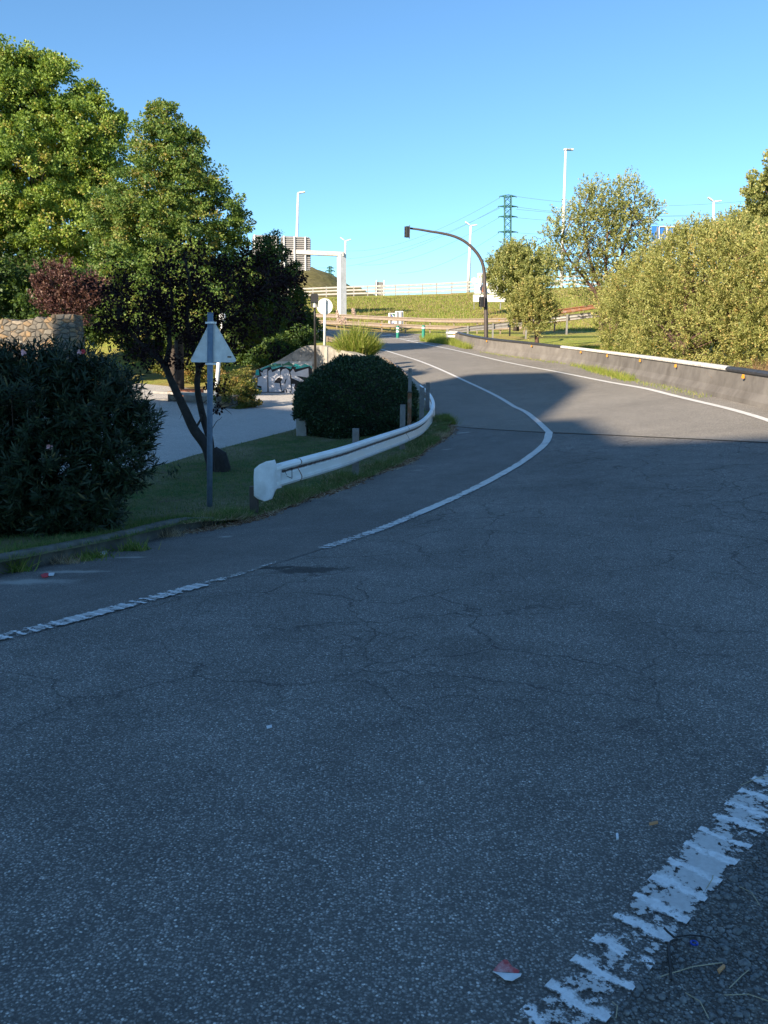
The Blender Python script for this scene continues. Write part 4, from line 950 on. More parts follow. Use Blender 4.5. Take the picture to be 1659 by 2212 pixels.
# rusty marker stake and wooden corner block
a = P(884,912,18.4); b = P(886,798,18.4)
o = thing('marker_stake', 'tall rusty two-tone stake standing behind the curved guardrail', 'stake', a)
mb = MB(); mid = P(885,846,18.4); mb.box((a+mid)/2-[0, 0, .15], (.085, .06, mid[2]-a[2]+.3)); mb.build('lower_stake', 'rust', o)
mb = MB(); mb.box((b+mid)/2+np.array([.0, -.02, 0]), (.075, .05, b[2]-mid[2]+.05)); mb.build('upper_stake', 'post_wood', o)
mb = MB(); mb.box(mid-[0, .01, .01], (.11, .09, .03)); mb.build('strap', 'black_plastic', o)
p_ = P(652,935,20.2); mb = MB(); mb.box((p_[0], p_[1], p_[2]+.1), (.25, .3, .5)); tag(mb.build('stone_block', 'stone_slab', bevel=.02), 'small grey stone block at the left foot of the clipped dome bush', 'block')

# ------------------------------------------------------------------ trees and bushes
def px_blobs(lst):
    return [(*P(b[0], b[1], b[3]), b[2]*b[3]/FP) for b in lst]
def tree(name, label, base, trunk, blobs, nc, nl, ls, lm, bark='bark', tr=.2, nlimb=40, **kw):
    o = thing(name, label, 'tree' if 'tree' in name else 'bush', base)
    c = crown('crown', px_blobs(blobs), nc, nl, ls, lm, o, **kw)
    mb = MB()
    if trunk:
        tk = [np.asarray(t_, float) for t_ in trunk]; mb.tube(resample(np.array(tk), .3), list(np.linspace(tr, tr*.3, len(resample(np.array(tk), .3)))), 10)
        tkr = resample(np.array(tk), .3)
        sel = c[rng.choice(len(c), min(nlimb, len(c)), replace=False)]
        for q in sel:
            k = int(np.clip(np.searchsorted(tkr[:, 2], q[2]-.45*np.hypot(*(q[:2]-tkr[len(tkr)//2, :2]))-.2), 2, len(tkr)-1)); limbs(mb, tkr[k], [q], tr*.32, tr*.05, n=4)
        mb.build('trunk', bark, o, True)
    return o
g0 = GY(60, 45); 
tree('plane_tree', 'tall yellow-green plane tree at the left edge, higher than its neighbours', g0, [g0, P(70,500,45), P(90,300,45), P(95,160,45)],
     [(10,165,70,45),(60,150,45,45),(40,250,120,45),(110,190,70,45.5),(-80,230,130,45),(170,300,90,44.5),(60,400,150,44),(210,330,60,44.5),(215,420,70,44),(150,480,90,43),(-60,430,150,44),(85,150,36,45.5),(235,270,36,45),(190,215,30,45)],
     2000, 190000, .135, 'leaf_plane', tr=.24, nlimb=90, clump=.36, flat=.7, inner=.4, up_bias=.1)
g0 = GY(372, 38)
tree('lime_tree', 'broad cone-shaped lime tree with a pointed top, beside the plane tree', g0, [g0, P(372,600,38), P(368,400,38), P(360,240,38)],
     [(355,245,28,38),(350,275,45,38),(360,330,75,38),(405,330,45,38),(350,410,110,38),(430,400,55,38),(300,470,100,37.5),(420,490,110,38),(490,480,50,38),(340,570,120,37),(460,570,80,38),(515,500,32,38),(270,570,70,37),(400,640,100,37.5),(240,480,55,37.6),(500,610,50,38),(300,640,70,37.4),(480,660,60,38)],
     1700, 140000, .105, 'leaf_lime', tr=.25, nlimb=80, clump=.3, flat=.55, inner=.45, up_bias=.1)
g0 = GY(600, 42)
tree('dark_tree', 'small dark tree with drooping tufts in front of the gantry sign', g0, [g0, P(600,640,42), P(590,540,42)],
     [(585,540,38,42),(560,600,60,42),(620,590,32,42),(600,640,52,42),(640,640,22,42),(560,680,70,41.5),(565,560,35,42)], 420, 34000, .1, 'leaf_dark', tr=.15, nlimb=25, inner=.2, clump=.34)
g0 = GY(140, 28.5)
tree('maroon_tree', 'small maroon-leaved plum tree in sun above the rubble wall', g0, [g0, P(140,700,28.5), P(150,600,28.5)],
     [(130,625,42,28.5),(175,640,38,28.4),(100,650,30,28.6),(140,590,22,28.5),(215,630,24,28.2),(90,605,20,28.5),(150,680,40,28.3)], 520, 15000, .075, 'leaf_maroon', bark='bark_red', tr=.08, nlimb=60, inner=.3, up_bias=.1, sprig=.55)
# dark purple tree in the foreground: several stems
bs2 = GT(466,1026); TY = bs2[1]
pt = thing('plum_tree', 'forked dark plum tree with black-purple leaves behind the triangular sign', 'tree', bs2)
blb = px_blobs([(290,665,75,TY),(240,625,45,TY+.4),(360,640,90,TY+.3),(430,660,85,TY-.2),(500,620,75,TY),(570,590,55,TY+.3),(590,660,60,TY),(330,735,55,TY-.3),(500,705,65,TY),(430,580,55,TY+.2),(570,720,50,TY+.3),(410,750,50,TY-.3),(470,755,45,TY),(250,690,50,TY+.2),(200,640,30,TY+.3),(620,600,30,TY+.3),(380,555,40,TY),(465,830,28,TY),(480,870,18,TY)])
cl = crown('crown', blb, 260, 10500, .06, 'leaf_purple', pt, clump=.17, flat=.9, inner=.2, up_bias=.2)
mb = MB(); q = lambda l, dy=0: resample(np.array([P(x, y, TY+dy) for x, y in l]), .08)
s1_ = q([(470,1024),(458,1000),(448,968),(419,927),(400,887),(384,853),(367,816),(356,790),(320,756),(283,721),(255,690)]); mb.tube(s1_, list(np.linspace(.115, .022, len(s1_))), 10)
s2_ = q([(456,985),(452,945),(441,909),(432,872),(426,835),(428,792),(413,742),(404,695),(410,620),(400,560)], .15); mb.tube(s2_, list(np.linspace(.075, .018, len(s2_))), 9)
s3_ = q([(356,790),(366,750),(364,700),(372,640),(360,590)]); mb.tube(s3_, list(np.linspace(.05, .015, len(s3_))), 8)
s4_ = q([(428,800),(460,752),(490,700),(540,650),(590,600)], .2); mb.tube(s4_, list(np.linspace(.04, .012, len(s4_))), 8)
s5_ = q([(419,927),(431,912),(436,895)]); mb.tube(s5_, [.02]*len(s5_), 6)
mains = np.concatenate([s1_[-18:], s2_[-22:], s3_, s4_])
for c_ in cl[rng.choice(len(cl), 150, replace=False)]:
    k = int(np.argmin(np.linalg.norm(mains-c_-np.array([0, 0, -.3]), axis=1))); limbs(mb, mains[k], [c_], .011, .003, n=4)
for (x, y), (x2, y2) in (((455,900),(520,850)), ((455,930),(480,900)), ((400,880),(388,905)), ((430,880),(470,850)), ((455,890),(490,880)), ((480,880),(500,895))):
    limbs(mb, P(x, y, TY+.1), [P(x2, y2, TY)], .009, .003)
mb.tube([bs2-[0.0, 0, .15], bs2+[0, 0, .12], P(458,990,TY)], [.24, .17, .11], 12)
mb.build('trunk', 'bark_dark', pt, True)
st = P(478,1020,TY-.1); mb = MB(); mb.tube([st-[0, 0, .15], st+[.02, 0, .1], st+[-.02, 0, .3], st+[-.12, 0, .42]], [.17, .15, .13, .06], 9); mb.build('root_stump', 'bark_dark', pt)

# backdrop trees of the park, dark
for k, (x, y, r_, Y_, lab) in enumerate([(620, 700, 52, 46, 'dark rounded bush on the slope above the graffiti wall, nearest the lamp'), (560, 730, 60, 45, 'dark spreading bush on the slope left of the graffiti'), (470, 700, 80, 50, 'tall dark shrub behind the lime tree trunk'),
                                        (350, 700, 90, 52, 'dark shrub mass behind the forked plum tree'), (175, 660, 80, 41, 'dark evergreen shrub directly behind the maroon tree'), (20, 620, 110, 42, 'dark evergreen tree mass under the plane tree, above the rubble wall'), (250, 560, 110, 56, 'dark tree filling the gap behind lime and plane trees'), (-110, 590, 130, 43, 'dark evergreen at the far left edge under the plane tree')]):
    g0 = GY(x, Y_); tree('evergreen_bush', lab, g0, [g0, P(x, y, Y_)], [(x, y, r_, Y_), (x-r_*.6, y+r_*.2, r_*.7, Y_), (x+r_*.55, y+r_*.25, r_*.65, Y_)], 160, 15000, .17, 'leaf_dark', tr=.1, nlimb=8, clump=.5, inner=.4)
# dark hedge on the slope beside the wall
for x, y, r_, Y_, lab in ((590, 765, 30, 36.6, 'low ivy clump hanging over the sloping wall top'), (640, 735, 26, 36.8, 'low ivy clump at the top of the graffiti wall')):
    g0 = P(x, y+20, Y_); tree('ivy_bush', lab, g0, None, [(x, y, r_, Y_), (x-25, y+12, r_*.9, Y_), (x+22, y-10, r_*.8, Y_)], 90, 8000, .1, 'leaf_dark', clump=.25, inner=.2)
# small hedge by the bench
g0 = GT(515,884)
hb = thing('hedge_bush', 'rounded hedge bush with sunlit orange-green top beside the park bench', 'bush', g0)
crown('crown', px_blobs([(512,838,42,g0[1]+.7),(495,850,34,g0[1]+.7),(530,855,30,g0[1]+.5),(480,825,25,g0[1]+1.5),(515,860,32,g0[1]+.3)]), 160, 17000, .06, 'leaf_hedge', hb, clump=.16, inner=.6)
for x, y, r_, Y_, lab in ((440, 800, 26, 37, 'sunlit yellow-green shrub behind the white park lamp'), (375, 790, 22, 41, 'sunlit shrub beyond the park path')):
    o = thing('shrub', lab, 'bush', P(x, y+20, Y_)); crown('crown', px_blobs([(x, y, r_, Y_), (x-24, y+4, r_*.8, Y_), (x+22, y+4, r_*.8, Y_)]), 80, 8000, .08, 'leaf_hedge', o, clump=.22, inner=.4)
g0 = GT(392,852); mb = MB(); a = P(387,862,32); mb.tube([a-[0, 0, .3], P(387,760,32), P(384,690,32)], [.2, .17, .14], 12)
o = thing('park_tree', 'straight dark tree trunk standing in the park beyond the bench', 'tree', a); mb.build('trunk', 'bark_dark', o, True)
crown('crown', px_blobs([(415,665,75,31.5),(400,620,50,31.8),(470,690,45,31.2),(360,650,45,32)]), 170, 15000, .1, 'leaf_lime', o, clump=.3, inner=.2)  # crown widened to throw dappled shade onto the graffiti wall

# clipped dome bush behind the guardrail
DY = 20.6; cb_ = P(768,850,DY); wx = 131*DY/FP; 
zg = float(hpark(0, DY))-.05; hgt = P(768,770,DY)[2]-zg
db = thing('box_bush', 'large clipped dark green dome bush behind the curved guardrail', 'bush', (cb_[0], DY, zg))
def dome(u, shrink=1.0):
    h = np.abs(u[:, 2]); p = np.c_[u[:, 0]*wx, u[:, 1]*wx*.85, 0*h]
    e = 2.15; nrm_ = (np.abs(u[:, 0])**e+np.abs(u[:, 1])**e+np.abs(u[:, 2]*1.0)**e)**(1/e)
    z = zg+hgt*.42+u[:, 2]/nrm_*hgt*.58*np.where(u[:, 2] > 0, 1-.42*np.clip(-u[:, 0]/nrm_-.15, 0, 1)**1.2-.12*np.clip(u[:, 0]/nrm_-.3, 0, 1), 1); sc_ = 1/nrm_
    return np.c_[cb_[0]+u[:, 0]*sc_*wx*shrink*np.where(z < zg+hgt*.25, .92, 1), DY+u[:, 1]*sc_*wx*.85*shrink, zg+hgt*.42+(z-zg-hgt*.42)*shrink]
n = 60000; u = unit(n); ps = dome(u, rng.uniform(.92, 1.0, n)+np.where(rng.random(n) > .985, rng.uniform(0, .07, n), 0)); low = rng.normal(0, .02, (n, 3)); bump_ = .055*np.sin(ps[:, 0]*7)*np.cos(ps[:, 2]*8+ps[:, 1]*5)
ps = ps+low+u*bump_[:, None]; ok = ps[:, 2] > zg; ps = ps[ok]; u = u[ok]
dd = u+unit(len(u))*.9; dd[:, 2] += .3
leaves('foliage', ps, dd, u+unit(len(u))*.7, .055*rng.uniform(.7, 1.3, len(u)), .032, 'leaf_box', db, rnd=.42+.2*np.sin(ps[:, 0]*4.1+ps[:, 2]*3)*np.sin(ps[:, 2]*5.3+1)+rng.normal(0, .24, len(u)))
bm = bmesh.new(); bmesh.ops.create_icosphere(bm, subdivisions=4, radius=1); vs = np.array([v.co[:] for v in bm.verts]); vs = dome(vs/np.linalg.norm(vs, axis=1)[:, None], .93)
for v, c in zip(bm.verts, vs): v.co = c
me = bpy.data.meshes.new('dark_core'); bm.to_mesh(me); bm.free(); link('dark_core', me, 'bark_dark', db, True)  # solid dark core added so the foliage is not see-through

# oleander, lower left
OY = 9.3
ol = thing('oleander_bush', 'large dark oleander bush with a few pink flowers at the left edge', 'bush', P(120,1150,9.0))
ob = px_blobs([(60,900,150,OY),(-90,900,170,OY),(200,880,125,OY+.1),(110,1010,130,OY-.15),(250,980,95,OY),(-30,1050,120,OY-.1),(210,1075,75,OY-.15),(120,1110,70,OY-.15),(20,1120,70,OY-.15),(200,1110,60,OY-.15),(60,800,75,OY+.1),(150,800,70,OY+.2),(290,915,62,OY+.1),(-80,800,90,OY),(90,1100,65,OY-.2),(240,840,60,OY+.1)])
B = np.array(ob); ns = 3600; wt = B[:, 3]**2; wt /= wt.sum(); bi = rng.choice(len(B), ns, p=wt); u = unit(ns)
sp = B[bi, :3]+u*(B[bi, 3]*rng.uniform(.62, 1.0, ns))[:, None]
sdv = u*.8+np.array([0, 0, .55])+unit(ns)*.35; sdv /= np.linalg.norm(sdv, axis=1)[:, None]
nl = 17; k = np.repeat(np.arange(ns), nl); f = np.tile(np.linspace(-.9, .15, nl), ns)+rng.normal(0, .05, ns*nl)
pos = sp[k]+sdv[k]*(f*.17)[:, None]; rad = unit(ns*nl); rad -= sdv[k]*(rad*sdv[k]).sum(1)[:, None]; rad /= np.linalg.norm(rad, axis=1)[:, None]
d = sdv[k]*(.55+.6*np.clip(f+.5, 0, 1))[:, None]+rad*.85; nrm_ = sdv[k]-d*.3+rng.normal(0, .15, d.shape)
keep = pos[:, 2] > -.35
leaves('foliage', pos[keep], d[keep], nrm_[keep], .108*rng.uniform(.6, 1.25, keep.sum()), .0175, 'leaf_oleander', ol, curve=.1)
mb = MB(); bb = P(110,1120,9.7)
for c_ in sp[rng.choice(ns, 40, replace=False)]: limbs(mb, bb+np.r_[rng.normal(0, .25, 2), -.1], [c_], .016, .005, n=4)
mb.build('stem', 'bark', ol)
for px_, py_, mm in ((50,762,'petal'), (172,760,'petal'), (180,759,'petal_red'), (107,965,'petal')):
    c_ = P(px_, py_, OY-.55 if py_ > 900 else OY-.35); n = 11; a = np.linspace(0, 2*math.pi, n, False); d = np.c_[np.cos(a), -.5+0*a, np.sin(a)*.8]
    leaves('flower', np.repeat(c_[None], n, 0)+rng.normal(0, .008, (n, 3)), d, np.repeat(np.array([[0, -1, .2]]), n, 0), .032, .026, mm, ol)
o = thing('oleander_sprig', 'drooping oleander seedling on the grass between bush and sign pole', 'plant', GT(370,1030)); c0 = GT(375,1045)+[0, 0, .1]
n = 46; a = rng.uniform(0, 2*math.pi, n); leaves('foliage', c0+np.c_[rng.normal(0, .09, n), rng.normal(0, .05, n), rng.uniform(.0, .26, n)], np.c_[np.cos(a), np.sin(a), rng.uniform(-.5, .5, n)], np.repeat(np.array([[0, 0, 1.]]), n, 0), .13, .022, 'leaf_oleander', o, curve=.4)

# right-hand side
g0 = P(1115,715,58)
tree('ash_tree', 'leafy green tree right of the traffic light mast, pylon above it', g0, [g0, P(1118,640,58), P(1115,560,58)],
     [(1105,570,42,58),(1140,575,45,58),(1115,600,55,57.6),(1155,610,40,58),(1085,605,32,58),(1175,565,22,58),(1110,545,25,58),(1070,560,16,58),(1062,600,16,58)], 1000, 34000, .13, 'leaf_olive', tr=.2, nlimb=60, inner=.3, up_bias=.1, sprig=.7, aspect=.6)
g0 = P(1160,756,41.5)
tree('willow_tree', 'small round willow with forked pale trunk just behind the concrete barrier', g0, [g0, P(1159,722,41.5), P(1157,700,41.5), P(1155,660,41.5)],
     [(1150,655,42,41.5),(1175,660,32,41.5),(1125,665,30,41.5),(1150,630,30,41.5),(1155,685,35,41.2),(1190,680,18,41.5),(1110,690,16,41.5)], 900, 30000, .085, 'leaf_willow', bark='bark_red', tr=.12, nlimb=60, inner=.3, up_bias=.0, sprig=.45, aspect=.5)
g0 = P(1290,720,44)
at = thing('aspen_tree', 'tall airy tree with leaning thin stems and see-through crown, behind the willow thicket', 'tree', g0)
c = crown('crown', px_blobs([(1300,440,50,44),(1350,430,45,44),(1260,450,42,44),(1220,490,42,44),(1300,500,65,44),(1370,490,50,44),(1250,550,50,44),(1330,560,60,44),(1195,510,30,44),(1400,460,28,44),(1390,540,42,44),(1230,600,40,44),(1300,620,50,44),(1280,410,22,44),(1345,400,20,44),(1200,560,32,44),(1390,600,40,44)]), 1500, 42000, .095, 'leaf_olive', at, inner=.15, up_bias=.0, sprig=.65, aspect=.6)
mb = MB()
for l in ([(1300,720),(1290,640),(1262,600),(1230,560),(1210,520)], [(1320,720),(1318,640),(1308,570),(1312,500),(1300,440)], [(1330,720),(1340,640),(1340,560),(1360,500),(1372,450)], [(1310,700),(1300,640),(1275,560),(1262,500),(1262,450)], [(1335,700),(1360,620),(1390,560),(1400,500)]):
    p = resample(np.array([P(x, y, 44) for x, y in l]), .3); mb.tube(p, list(np.linspace(.12, .03, len(p))), 8)
    for c_ in c[rng.choice(len(c), 45, replace=False)]:
        k = int(np.argmin(np.linalg.norm(p-c_+np.array([0, 0, .8]), axis=1)))
        if np.linalg.norm(p[k]-c_) < 2.2: limbs(mb, p[k], [c_], .03, .008, n=4)
mb.build('trunk', 'bark_red', at, True)
g0 = P(1480,800,31)
tree('willow_bush', 'huge sunlit willow thicket filling the right side behind the barrier', g0, [g0, P(1480,700,31), P(1480,600,31)],
     [(1500,600,110,32.0),(1400,640,90,36.0),(1350,690,62,38.1),(1360,640,50,38.3),(1470,690,110,32.4),(1570,620,110,30.6),(1640,650,120,29.2),(1560,720,90,30.0),(1420,740,60,34.4),(1500,550,70,32.0),(1450,560,45,34.0),(1330,650,35,40.0),(1345,745,45,38.3),(1590,550,70,30.2),(1700,620,120,29.0),(1640,740,60,28.4),(1400,590,40,36.0)],
     6500, 230000, .085, 'leaf_willow', bark='bark_red', tr=.1, nlimb=60, inner=.7, up_bias=.0, aspect=.42, sprig=.55)
g0 = P(1680,720,34)
tree('oak_tree', 'taller tree cut by the right edge, above the willow thicket', g0, [g0, P(1690,600,34), P(1690,450,34)],
     [(1650,420,38,34),(1690,390,60,34),(1640,460,30,34),(1700,470,80,34),(1660,530,50,33),(1700,560,90,33),(1625,405,18,34)], 900, 36000, .1, 'leaf_olive', tr=.25, nlimb=40, inner=.4, sprig=.5)
g0 = P(1590,620,38)
tree('far_bush', 'olive bush crest showing behind the willow under the right-hand lamp', g0, None,
     [(1580,500,34,38),(1610,490,32,38),(1555,510,26,38),(1530,525,28,38),(1480,515,18,36),(1640,510,50,38)], 900, 26000, .09, 'leaf_olive', inner=.3, up_bias=.1, sprig=.6, aspect=.5)

# pampas grass above the wing wall
pg = thing('pampas_grass', 'tall pampas grass tuft with pinkish plumes beside the ramp', 'plant', P(770,772,33.5))
n = 2600; b0 = P(772,778,33.3); a = rng.uniform(0, 2*math.pi, n); r_ = rng.random(n)**.5; base = b0+np.c_[np.cos(a)*r_*.5, np.sin(a)*r_*.35, np.zeros(n)]
d = np.c_[np.cos(a)*r_*.75, np.sin(a)*r_*.6, np.ones(n)]
leaves('foliage', base, d, unit(n), rng.uniform(.6, 1.4, n)*(1.3-.6*r_), .022, 'blade_lit', pg, curve=.35)
for x0, y0, x1, y1 in ((745,735,728,668),(752,735,742,690),(775,740,778,688),(790,740,788,690),(765,735,762,672),(785,740,798,664),(758,735,735,680)):
    mb = MB(); A1, B1 = P(x0, y0+25, 33.3), P(x1, y1, 33.3); mb.tube([A1, (A1+B1)/2, B1], .009, 5); mb.build('stalk', 'stalk', pg)
for x, y, h in ((728,680,24),(734,692,14),(742,690,16),(762,672,15)):
    mb = MB(); t0 = P(x, y-h/2, 33.3); b_ = P(x+4, y+h/2, 33.3); n = 500; f = rng.random(n); pp = t0*(1-f[:, None])+b_*f[:, None]+rng.normal(0, .022, (n, 3))*np.sin(f*math.pi)[:, None]*1.6
    leaves('plume', pp, np.c_[rng.normal(0, .4, n), rng.normal(0, .4, n), -np.ones(n)*.6], unit(n), .07, .014, 'plume', pg)

# ------------------------------------------------------------------ grass and weeds
pts = scatter(60000, lawn, zlawn); pts = pts[(pts[:, 1] < 24)]
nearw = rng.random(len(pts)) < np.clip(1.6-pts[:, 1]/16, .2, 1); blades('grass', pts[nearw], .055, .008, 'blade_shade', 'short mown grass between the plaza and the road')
# ragged verge: straw and weeds along the road edge
ep = resample(np.array(EDGE[5:14]), .02); n = 44000; k = rng.integers(0, len(ep), n); Lk = lat(ep)[k]; off = -np.abs(rng.normal(0, .17, n))+.07+.05*np.sin(ep[k, 1]*5)
pp = ep[k]+Lk*off[:, None]; pp[:, 2] = np.maximum(zlawn(pp[:, 0], pp[:, 1])-.01, H(pp[:, 0], pp[:, 1]))
tuft = .05+.06*np.clip(np.sin(ep[k, 0]*9)+np.sin(ep[k, 1]*4.3), 0, 2)
blades('dry_grass', pp[:24000], tuft[:24000]*.8, .010, 'straw_pale', 'dry straw litter along the edge of the grass', lean=1.1)
k2_ = rng.integers(0, len(ep), 9000); lit_ = ep[k2_]+lat(ep)[k2_]*(rng.normal(.05, .07, 9000)+.06*np.sin(ep[k2_, 0]*6))[:, None]; lit_[:, 2] = H(lit_[:, 0], lit_[:, 1])+.008
blades('leaf_litter', lit_, .07, .012, 'litter_mix', 'brown leaf litter and straw on the asphalt along the grass', lean=3.5)
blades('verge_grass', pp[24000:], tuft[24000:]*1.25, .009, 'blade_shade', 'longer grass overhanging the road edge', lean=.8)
kp_ = kp[rng.integers(0, len(kp), 9000)]; Lk = lat(kp); 
kk = rng.integers(0, len(kp)-1, 9000); f = rng.random(9000)[:, None]; pp = kp[kk]*(1-f)+kp[kk+1]*f+lat(kp)[kk]*(-.085-np.abs(rng.normal(0, .14, 9000)))[:, None]; pp[:, 2] = H(pp[:, 0], pp[:, 1])+.12
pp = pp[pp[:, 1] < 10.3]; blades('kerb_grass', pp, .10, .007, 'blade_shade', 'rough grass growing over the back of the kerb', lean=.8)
wd = 0
for px_, py_, hh, mt, n, lab in ((290,1190,.16,'blade_green',160,'leafy green weed against the kerb face'), (210,1205,.13,'blade_green',110,'low spiky weed at the foot of the kerb'), (138,1218,.12,'straw_pale',160,'dry straw tuft at the foot of the kerb'), (180,1212,.1,'blade_green',80,'small dandelion weed by the kerb'),
                              (20,1235,.22,'blade_green',260,'tangled weed clump at the left end of the kerb'), (420,1140,.2,'straw_pale',520,'dry grass tuft where the kerb sinks into the verge'), (470,1128,.17,'straw_pale',420,'dry weed tuft right of the sign pole foot'), (445,1134,.2,'blade_green',420,'green grass clump hiding the end of the kerb'), (500,1124,.17,'blade_green',420,'low grass clump between sign pole and guardrail end'), (360,1160,.16,'straw_pale',260,'pale grass tuft leaning over the kerb face'), (968,918,.3,'blade_green',400,'weed clump at the bend of the guardrail'),(955,945,.18,'straw_pale',300,'dry leaf litter at the bend of the road edge')):
    c_ = G(px_, py_); o = thing('weed', lab, 'plant', c_, 'weeds along the kerb and verge'); pp = c_+np.c_[rng.normal(0, .09, n), rng.normal(0, .05, n), np.full(n, .0)]
    blades('foliage', pp, hh, .011 if 'straw' not in mt else .006, mt, parent=o, kind=None, lean=.7)
# weeds along barrier foot, long grass at gore, bank
def along(path, n, side, sp, f=H): k = rng.integers(0, len(path), n); p = path[k]+lat(path)[k]*(side+rng.normal(0, sp, n))[:, None]; p[:, 2] = f(p[:, 0], p[:, 1]); return p
bq = resample(np.array(BAR), .05); xsq = np.array([pxof(p) for p in bq])
for x0, x1, n, hh, lab in ((985,1030,2600,.35,'long green grass at the left end of the concrete barrier'),(1255,1300,260,.22,'small weed patch at the barrier foot'),(1300,1395,1500,.26,'wide weed patch at the foot of the concrete barrier'),(1395,1560,420,.1,'sparse low weeds along the barrier foot'),(1060,1240,500,.1,'thin weeds along the far barrier foot')):
    seg = bq[(xsq > x0) & (xsq < x1)]; k = rng.integers(0, len(seg), n); p = seg[k]+lat(seg)[k]*(-.42+rng.normal(0, .14, n))[:, None]; p[:, 2] = H(p[:, 0], p[:, 1])
    o = blades('weeds', p, hh, .014, 'blade_lit', lab, kind='stuff')
gp = [G(*q)[:2] for q in [(905,730),(930,733),(985,742),(1000,748),(960,744),(905,737)]]+[P(985,728,56)[:2], P(930,724,60)[:2]]
p = scatter(6000, gp, H); blades('long_grass', p, .4, .02, 'blade_lit', 'long bright grass in the gore behind the green bollard')
bkp = [P(1000,730,53)[:2], P(1090,728,46)[:2], P(1240,760,39.2)[:2], P(1330,780,33)[:2], P(1420,760,32)[:2], P(1330,700,45)[:2], P(1180,700,50)[:2], P(1060,715,55)[:2]]
p = scatter(16000, bkp, T); blades('bank_grass', p-[0, 0, .06], .22, .03, 'blade_lit', 'bright grass on the bank behind the concrete barrier')
q_ = [GY(x, Y_)[:2] for x, Y_ in ((560,72),(900,70),(1150,66),(1500,60),(1560,84),(1182,89),(960,95),(665,105),(500,107))]
p = scatter(30000, q_, T); blades('embankment_grass', p-[0, 0, .08], .2, .05, 'straw', 'dry tawny grass across the overpass embankment')
p = scatter(50000, q_, T); blades('embankment_grass', p-[0, 0, .08], .22, .05, 'blade_lit', 'green grass across the overpass embankment')
p = scatter(2500, [P(1560,790,22)[:2], P(1590,770,24)[:2], P(1760,770,23)[:2], P(1700,830,18.5)[:2]], T); blades('dry_bracken', p, .75, .012, 'straw_red', 'reddish dry bracken and stems in front of the willow', lean=.7)
p = scatter(1500, [P(705,752,34.8)[:2], P(722,752,33.6)[:2], P(790,775,32.2)[:2], P(800,757,38)[:2], P(720,745,40)[:2]], lambda x, y: np.full(len(x), P(740,752,34)[2]))
blades('wall_top_grass', p, .32, .018, 'blade_lit', 'yellowish grass along the top of the retaining wall')
ft = [P(705,752,34.6), P(722,756,33.5), P(765,768,32), P(840,803,29.5)]
# ------------------------------------------------------------------ litter and small things on the road
def flat_piece(name, label, cat, pxs, mat, lift=.012, th=.002, warp=.006):
    g = [G(*q)+np.array([0, 0, lift+random.uniform(0, warp)]) for q in pxs]; mb = MB(); mb.prism(g, (0, 0, th)); return tag(mb.build(name, mat), label, cat)
o = thing('paper_scrap', 'torn red and white paper scrap lying on the asphalt at the bottom', 'litter', G(1095,2105))
for pxs, mt in (([(1065,2106),(1075,2092),(1088,2083),(1096,2082),(1106,2098),(1122,2106),(1118,2112),(1098,2109),(1080,2108)], 'paper_red'), ([(1064,2108),(1080,2109),(1098,2110),(1126,2113),(1124,2120),(1106,2127),(1090,2125),(1078,2117)], 'paper_white')):
    g = [G(*q)+np.array([0, 0, .01+.006*random.random()]) for q in pxs]; mb = MB(); mb.prism(g, (0, 0, .0015)); mb.build('scrap', mt, o)
flat_piece('cigarette_butt', 'white cigarette butt lying on the asphalt below centre right', 'litter', [(1330,1807),(1335,1807),(1336,1818),(1331,1818)], 'paper_white', .008, .006, 0)
flat_piece('cigarette_butt', 'orange and white cigarette butt above the ribbed line', 'litter', [(1402,1784),(1420,1780),(1421,1784),(1403,1788)], 'filter_orange', .008, .006, 0)
flat_piece('cigarette_butt', 'short orange butt in the gravel near the bottom right corner', 'litter', [(1549,2103),(1562,2092),(1566,2096),(1553,2110)], 'filter_orange', .008, .006, 0)
flat_piece('candy_wrapper', 'red and white sweet wrapper on the shoulder near the kerb', 'litter', [(88,1246),(98,1242),(106,1243),(104,1249),(92,1250)], 'petal_red', .01, .01, 0)
flat_piece('paper_scrap', 'white scrap beside the red wrapper on the shoulder', 'litter', [(105,1242),(118,1241),(116,1246),(105,1247)], 'paper_white', .01, .01, 0)
flat_piece('paper_scrap', 'small white scrap at the foot of the kerb weeds', 'litter', [(214,1196),(230,1193),(232,1199),(217,1201)], 'paper_white', .01, .01, 0)
flat_piece('paper_scrap', 'white flake alone in the middle of the road', 'litter', [(575,1570),(587,1567),(588,1573),(577,1576)], 'paper_white', .004, .001, 0)
c_ = G(1499,2041)+[0, 0, .006]; mb = MB(); mb.tube([c_+np.array([.009*math.cos(a), .009*math.sin(a), 0]) for a in np.linspace(0, 2*math.pi, 17)], .0032, 6, False); tag(mb.build('bottle_ring', 'blue_plastic'), 'small blue plastic ring in the gravel at bottom right', 'litter')
mb = MB(); g = [G(*q)+np.array([0, 0, .012]) for q in [(1449,2125),(1447,2095),(1444,2065),(1443,2055),(1448,2042),(1462,2035)]]; mb.tube(g, [.0035, .004, .0045, .004, .003, .003], 6)
g = [G(*q)+np.array([0, 0, .02]) for q in [(1455,2038),(1490,2033),(1530,2038),(1550,2052)]]; mb.tube(g, .002, 5); g = [G(*q)+np.array([0, 0, .02]) for q in [(1455,2038),(1440,2025),(1434,2018)]]; mb.tube(g, .0035, 5)
tag(mb.build('cable_tie', 'black_plastic'), 'bent black cable tie lying across the ribbed line', 'litter')
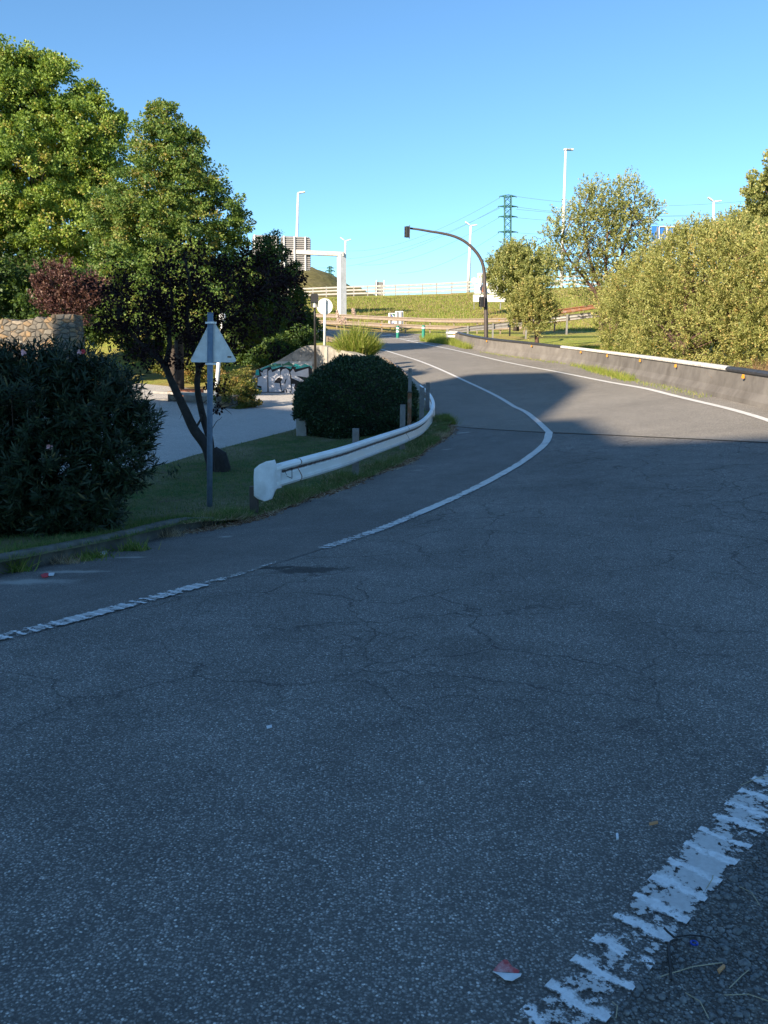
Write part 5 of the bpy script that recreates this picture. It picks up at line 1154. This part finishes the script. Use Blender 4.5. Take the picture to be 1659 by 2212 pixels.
for i, (a, b, lab) in enumerate([((1560,2085),(1420,2062+55),'long dry stem beside the cable tie'), ((1563,2155),(1659,2168),'pale straw near the bottom right corner'), ((1575,2140),(1618,2100),'short dry twig above the corner straw'), ((1480,2150),(1530,2205),'thin straw running off the bottom edge'), ((1597,1920),(1640,1960),'thin straw at the right edge'), ((1540,1895),(1525,1925),'little straw just right of the line'), ((1600,1700),(1659,1680),'fine dry stem left of the right edge'), ((1330,2205),(1322,2170),'tiny straw on the asphalt left of the line')]):
    A1, B1 = G(*a)+[0, 0, .008], G(*b)+[0, 0, .008]; mb = MB(); mb.tube([A1, (A1+B1)/2+np.array([.01, .006, .006]), B1], .0014, 5); tag(mb.build('dry_stem', 'stem'), lab, 'straw', 'straws on the gravel')
# loose stones
st_poly = [G(*p)[:2] for p in [(1300,2212),(1420,2080),(1520,1960),(1659,1800),(1700,1900),(1750,2212)]]
p = scatter(1500, st_poly, lambda x, y: H(x, y)+.004); ico = bmesh.new(); bmesh.ops.create_icosphere(ico, subdivisions=1, radius=1); iv = np.array([v.co[:] for v in ico.verts]); fi = np.array([[v.index for v in f.verts] for f in ico.faces]); ico.free()
V = []; F = []
for i, q in enumerate(p):
    s_ = .0035*rng.gamma(2., .55)+.0012; V.append(q+iv*rng.uniform(.6, 1.2, (len(iv), 1))*s_*np.array([1, 1, .7])); F.append(fi+i*len(iv))
plain('pebble', (.16, .17, .17), .8, sc=60, var=.6, dirt=(.3, .3, .29))
tag(link('gravel', fmesh('gravel', np.concatenate(V), np.concatenate(F)), 'pebble'), 'loose grit on the asphalt beyond the ribbed line', None, None, 'stuff')
p = scatter(1600, near_poly, lambda x, y: H(x, y)+.001); V = []; F = []
for i, q in enumerate(p):
    s_ = .0022*rng.gamma(2., .6)+.001; V.append(q+iv*rng.uniform(.6, 1.2, (len(iv), 1))*s_*np.array([1, 1, .7])); F.append(fi+i*len(iv))
tag(link('grit', fmesh('grit', np.concatenate(V), np.concatenate(F)), 'pebble'), 'scattered fine grit over the worn road', None, None, 'stuff')
